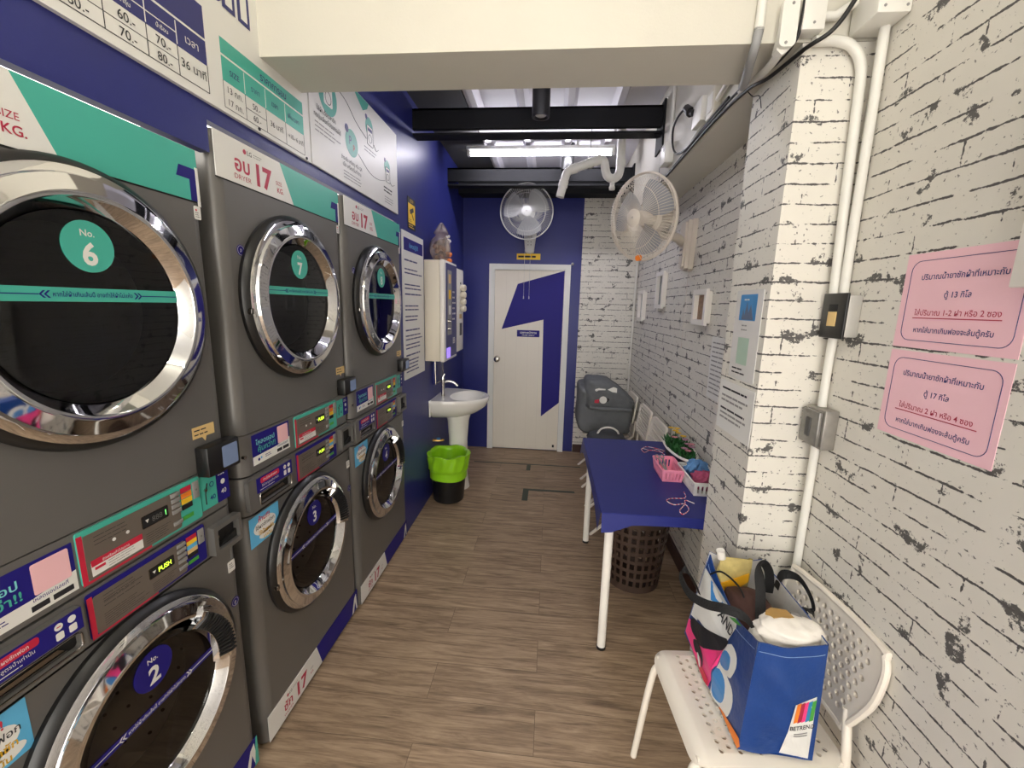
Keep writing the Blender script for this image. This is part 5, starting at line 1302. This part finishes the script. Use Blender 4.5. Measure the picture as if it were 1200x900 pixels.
bagpoly(b, 3, [L_(1.295, .462), L_(1.235, .478), L_(1.198, .474), L_(1.196, .457), L_(1.25, .457)], .0036, RED, 6, 3)
bagpoly(b, 3, [L_(1.155, .638), L_(1.10, .655), L_(1.075, .63), L_(1.09, .585), L_(1.112, .570), L_(1.075, .565), L_(1.058, .525), L_(1.08, .47), L_(1.13, .458), L_(1.175, .458), L_(1.17, .53)], .0012, PAPER, 9, 3)
bagpoly(b, 3, [L_(1.155, .618), L_(1.115, .628), L_(1.105, .60), L_(1.13, .575), L_(1.165, .57)], .0018, CY, 6, 3)
bagpoly(b, 3, [L_(1.17, .545), L_(1.12, .550), L_(1.10, .51), L_(1.125, .470), L_(1.17, .465)], .0018, CY, 6, 3)
bagpoly(b, 3, [L_(1.12, .462), L_(1.06, .478), L_(1.0, .49), L_(1.0, .459), L_(1.10, .458)], .0022, ORG, 6, 2)
b.build('face_print', root, (0, 0, 0), 0)
def walltext(b, side, t, s_, v, h, m, rot=0.0, flip=1, bold=.0, off=.0024):
    vs, fs = glyphs(t, bold); x0 = min(p[0] for p in vs); x1 = max(p[0] for p in vs); k = h/.7
    LL = (bot[(side+1) % 4]-bot[side]).length; HH = .32; out = []
    for p in vs:
        x, y = (p[0]-(x0+x1)/2)*k, p[1]*k; c, q_ = cos(rot), sin(rot)
        out.append(tuple(wallpt(side, s_+(x*c-y*q_)/LL, v+(x*q_+y*c)/HH, off)))
    b.add(out, fs, m)
b = MB(); walltext(b, 3, 'AND', .50, .79, .036, INK, .0, 1, .012, .0040); b.build('lettering', root, (0, 0, 0), 0)
b = MB()   # label on the near wall
bagpoly(b, 0, [(.56, .02), (.58, .28), (.62, .53), (.93, .57), (.93, .02)], .0012, PAPER, 7, 0)
for i, m in enumerate((ORG, CRIM, HOT, mat('teal_blue_print', (40, 130, 180), .4), GRN)):
    bagpoly(b, 0, [(.632+.058*i, .355), (.642+.058*i, .535), (.70+.058*i, .545), (.69+.058*i, .365)], .0018, m, 3, 0)
walltext(b, 0, 'BETREND', .775, .295, .011, INK, 0, 1, .02, .0022)
for v in (.255, .235): b.grid(lambda u, w_: tuple(wallpt(0, .66+.2*u, v+.010*w_, .0022)), 4, 1, GREYP)
b.build('care_label', root, (0, 0, 0), 0)
def strap(b, pts, w_=.0135, th=.11, up=None):
    q_ = spline([Vector(p)-O for p in pts], 8)
    b.tube([tuple(p) for p in q_], w_, mat('black_webbing', (24, 24, 25), .7, bump=.3, bs=200), 10, flat=(1, th), up=up)
b = MB(); strap(b, [(.548, 1.365, .655), (.528, 1.372, .70), (.490, 1.365, .745), (.468, 1.33, .738), (.478, 1.265, .722), (.505, 1.20, .738), (.535, 1.15, .765), (.575, 1.11, .772), (.61, 1.08, .735)], up=(-1, 0, .25)); b.build('handle', root, (0, 0, 0))
b = MB(); strap(b, [(.742, 1.305, .72), (.735, 1.31, .79), (.70, 1.29, .835), (.668, 1.24, .832), (.652, 1.19, .80), (.640, 1.15, .745), (.632, 1.12, .70)], up=(-.3, -1, 0)); b.build('handle', root, (0, 0, 0))
b = MB(); strap(b, [(.752, 1.29, .75), (.762, 1.285, .80), (.790, 1.25, .815), (.800, 1.20, .79), (.795, 1.17, .76), (.770, 1.165, .77), (.756, 1.17, .74)], up=(1, 0, .2)); b.build('handle', root, (0, 0, 0))
run('charging_cable', [(.575, 1.36, .735), (.60, 1.33, .765), (.63, 1.26, .755), (.625, 1.19, .72), (.62, 1.15, .70)], .003, CABLE, 'thin black cord arching over the brown cloth in the blue bag', 'cord', 8)
b = MB(); pillow(b, (.008, 0, .14), (.066, .145, .145), mat('dark_brown_cloth', (78, 50, 42), .85, var=.12, bump=.35, bs=30), 3, 3.0, amp=.012)
tag(b.build('brown_cloth', loc=(.650, 1.215, BZ+.008), smooth=60), 'folded dark brown cloth filling the middle of the blue bag', 'cloth')
root = thing('refill_pouch', 'clear and yellow refill pouch with white cap at the far end of the bag', 'pouch', (.648, 1.382, BZ+.06))
b = MB()
def pouch(u, v):
    a = 2*PI*u; wd = .058*(1-.12*v); th = .016*(1-v)**.6+.002
    return (wd*math.copysign(abs(cos(a))**.6, cos(a))+.003*sin(9*v+4*a), th*sin(a)-.03*v+.004*sin(7*v+3*a), .29*v)
b.grid(pouch, 40, 26, mat('yellow_pouch_film', (228, 198, 130), .22, var=.5, vs=26, bump=.5, bs=24), True); b.build('pouch_body', root, (0, 0, 0), 60)
b = MB(); b.tube([(-.045, -.028, .285), (-.053, -.03, .315)], .013, ENAM, 12); b.build('cap', root, (0, 0, 0))
b = MB(UVN_NY)
b.prism([(-.045, .15), (.0, .17), (.045, .21), (.045, .24), (-.005, .215), (-.045, .195)], .034, .0375, mat('amber_print', (240, 178, 40), .35)); b.build('print_band', root, (0, 0, 0), 0)
b = MB(); pillow(b, (.004, 0, .165), (.078, .052, .165), mat('white_cloth', (236, 230, 220), .8, var=.04, bump=.45, bs=24), 12, 2.8, amp=.022)
pillow(b, (.022, -.004, .305), (.082, .046, .036), MATS['white_cloth'], 21, 2.4, amp=.035)
b.prism([(-.03, .02), (-.01, .035), (.03, .03), (.035, .0), (-.02, -.005)], .30, .343, mat('gold_label', (176, 138, 74), .5)); b.prism([(.04, .03), (.06, .03), (.065, .0), (.045, .0)], .30, .337, GREYP)
tag(b.build('white_cloth_bundle', loc=(.652, 1.078, BZ+.008), smooth=60), 'white cloth bundle with a gold label bulging out of the near bag end', 'cloth')
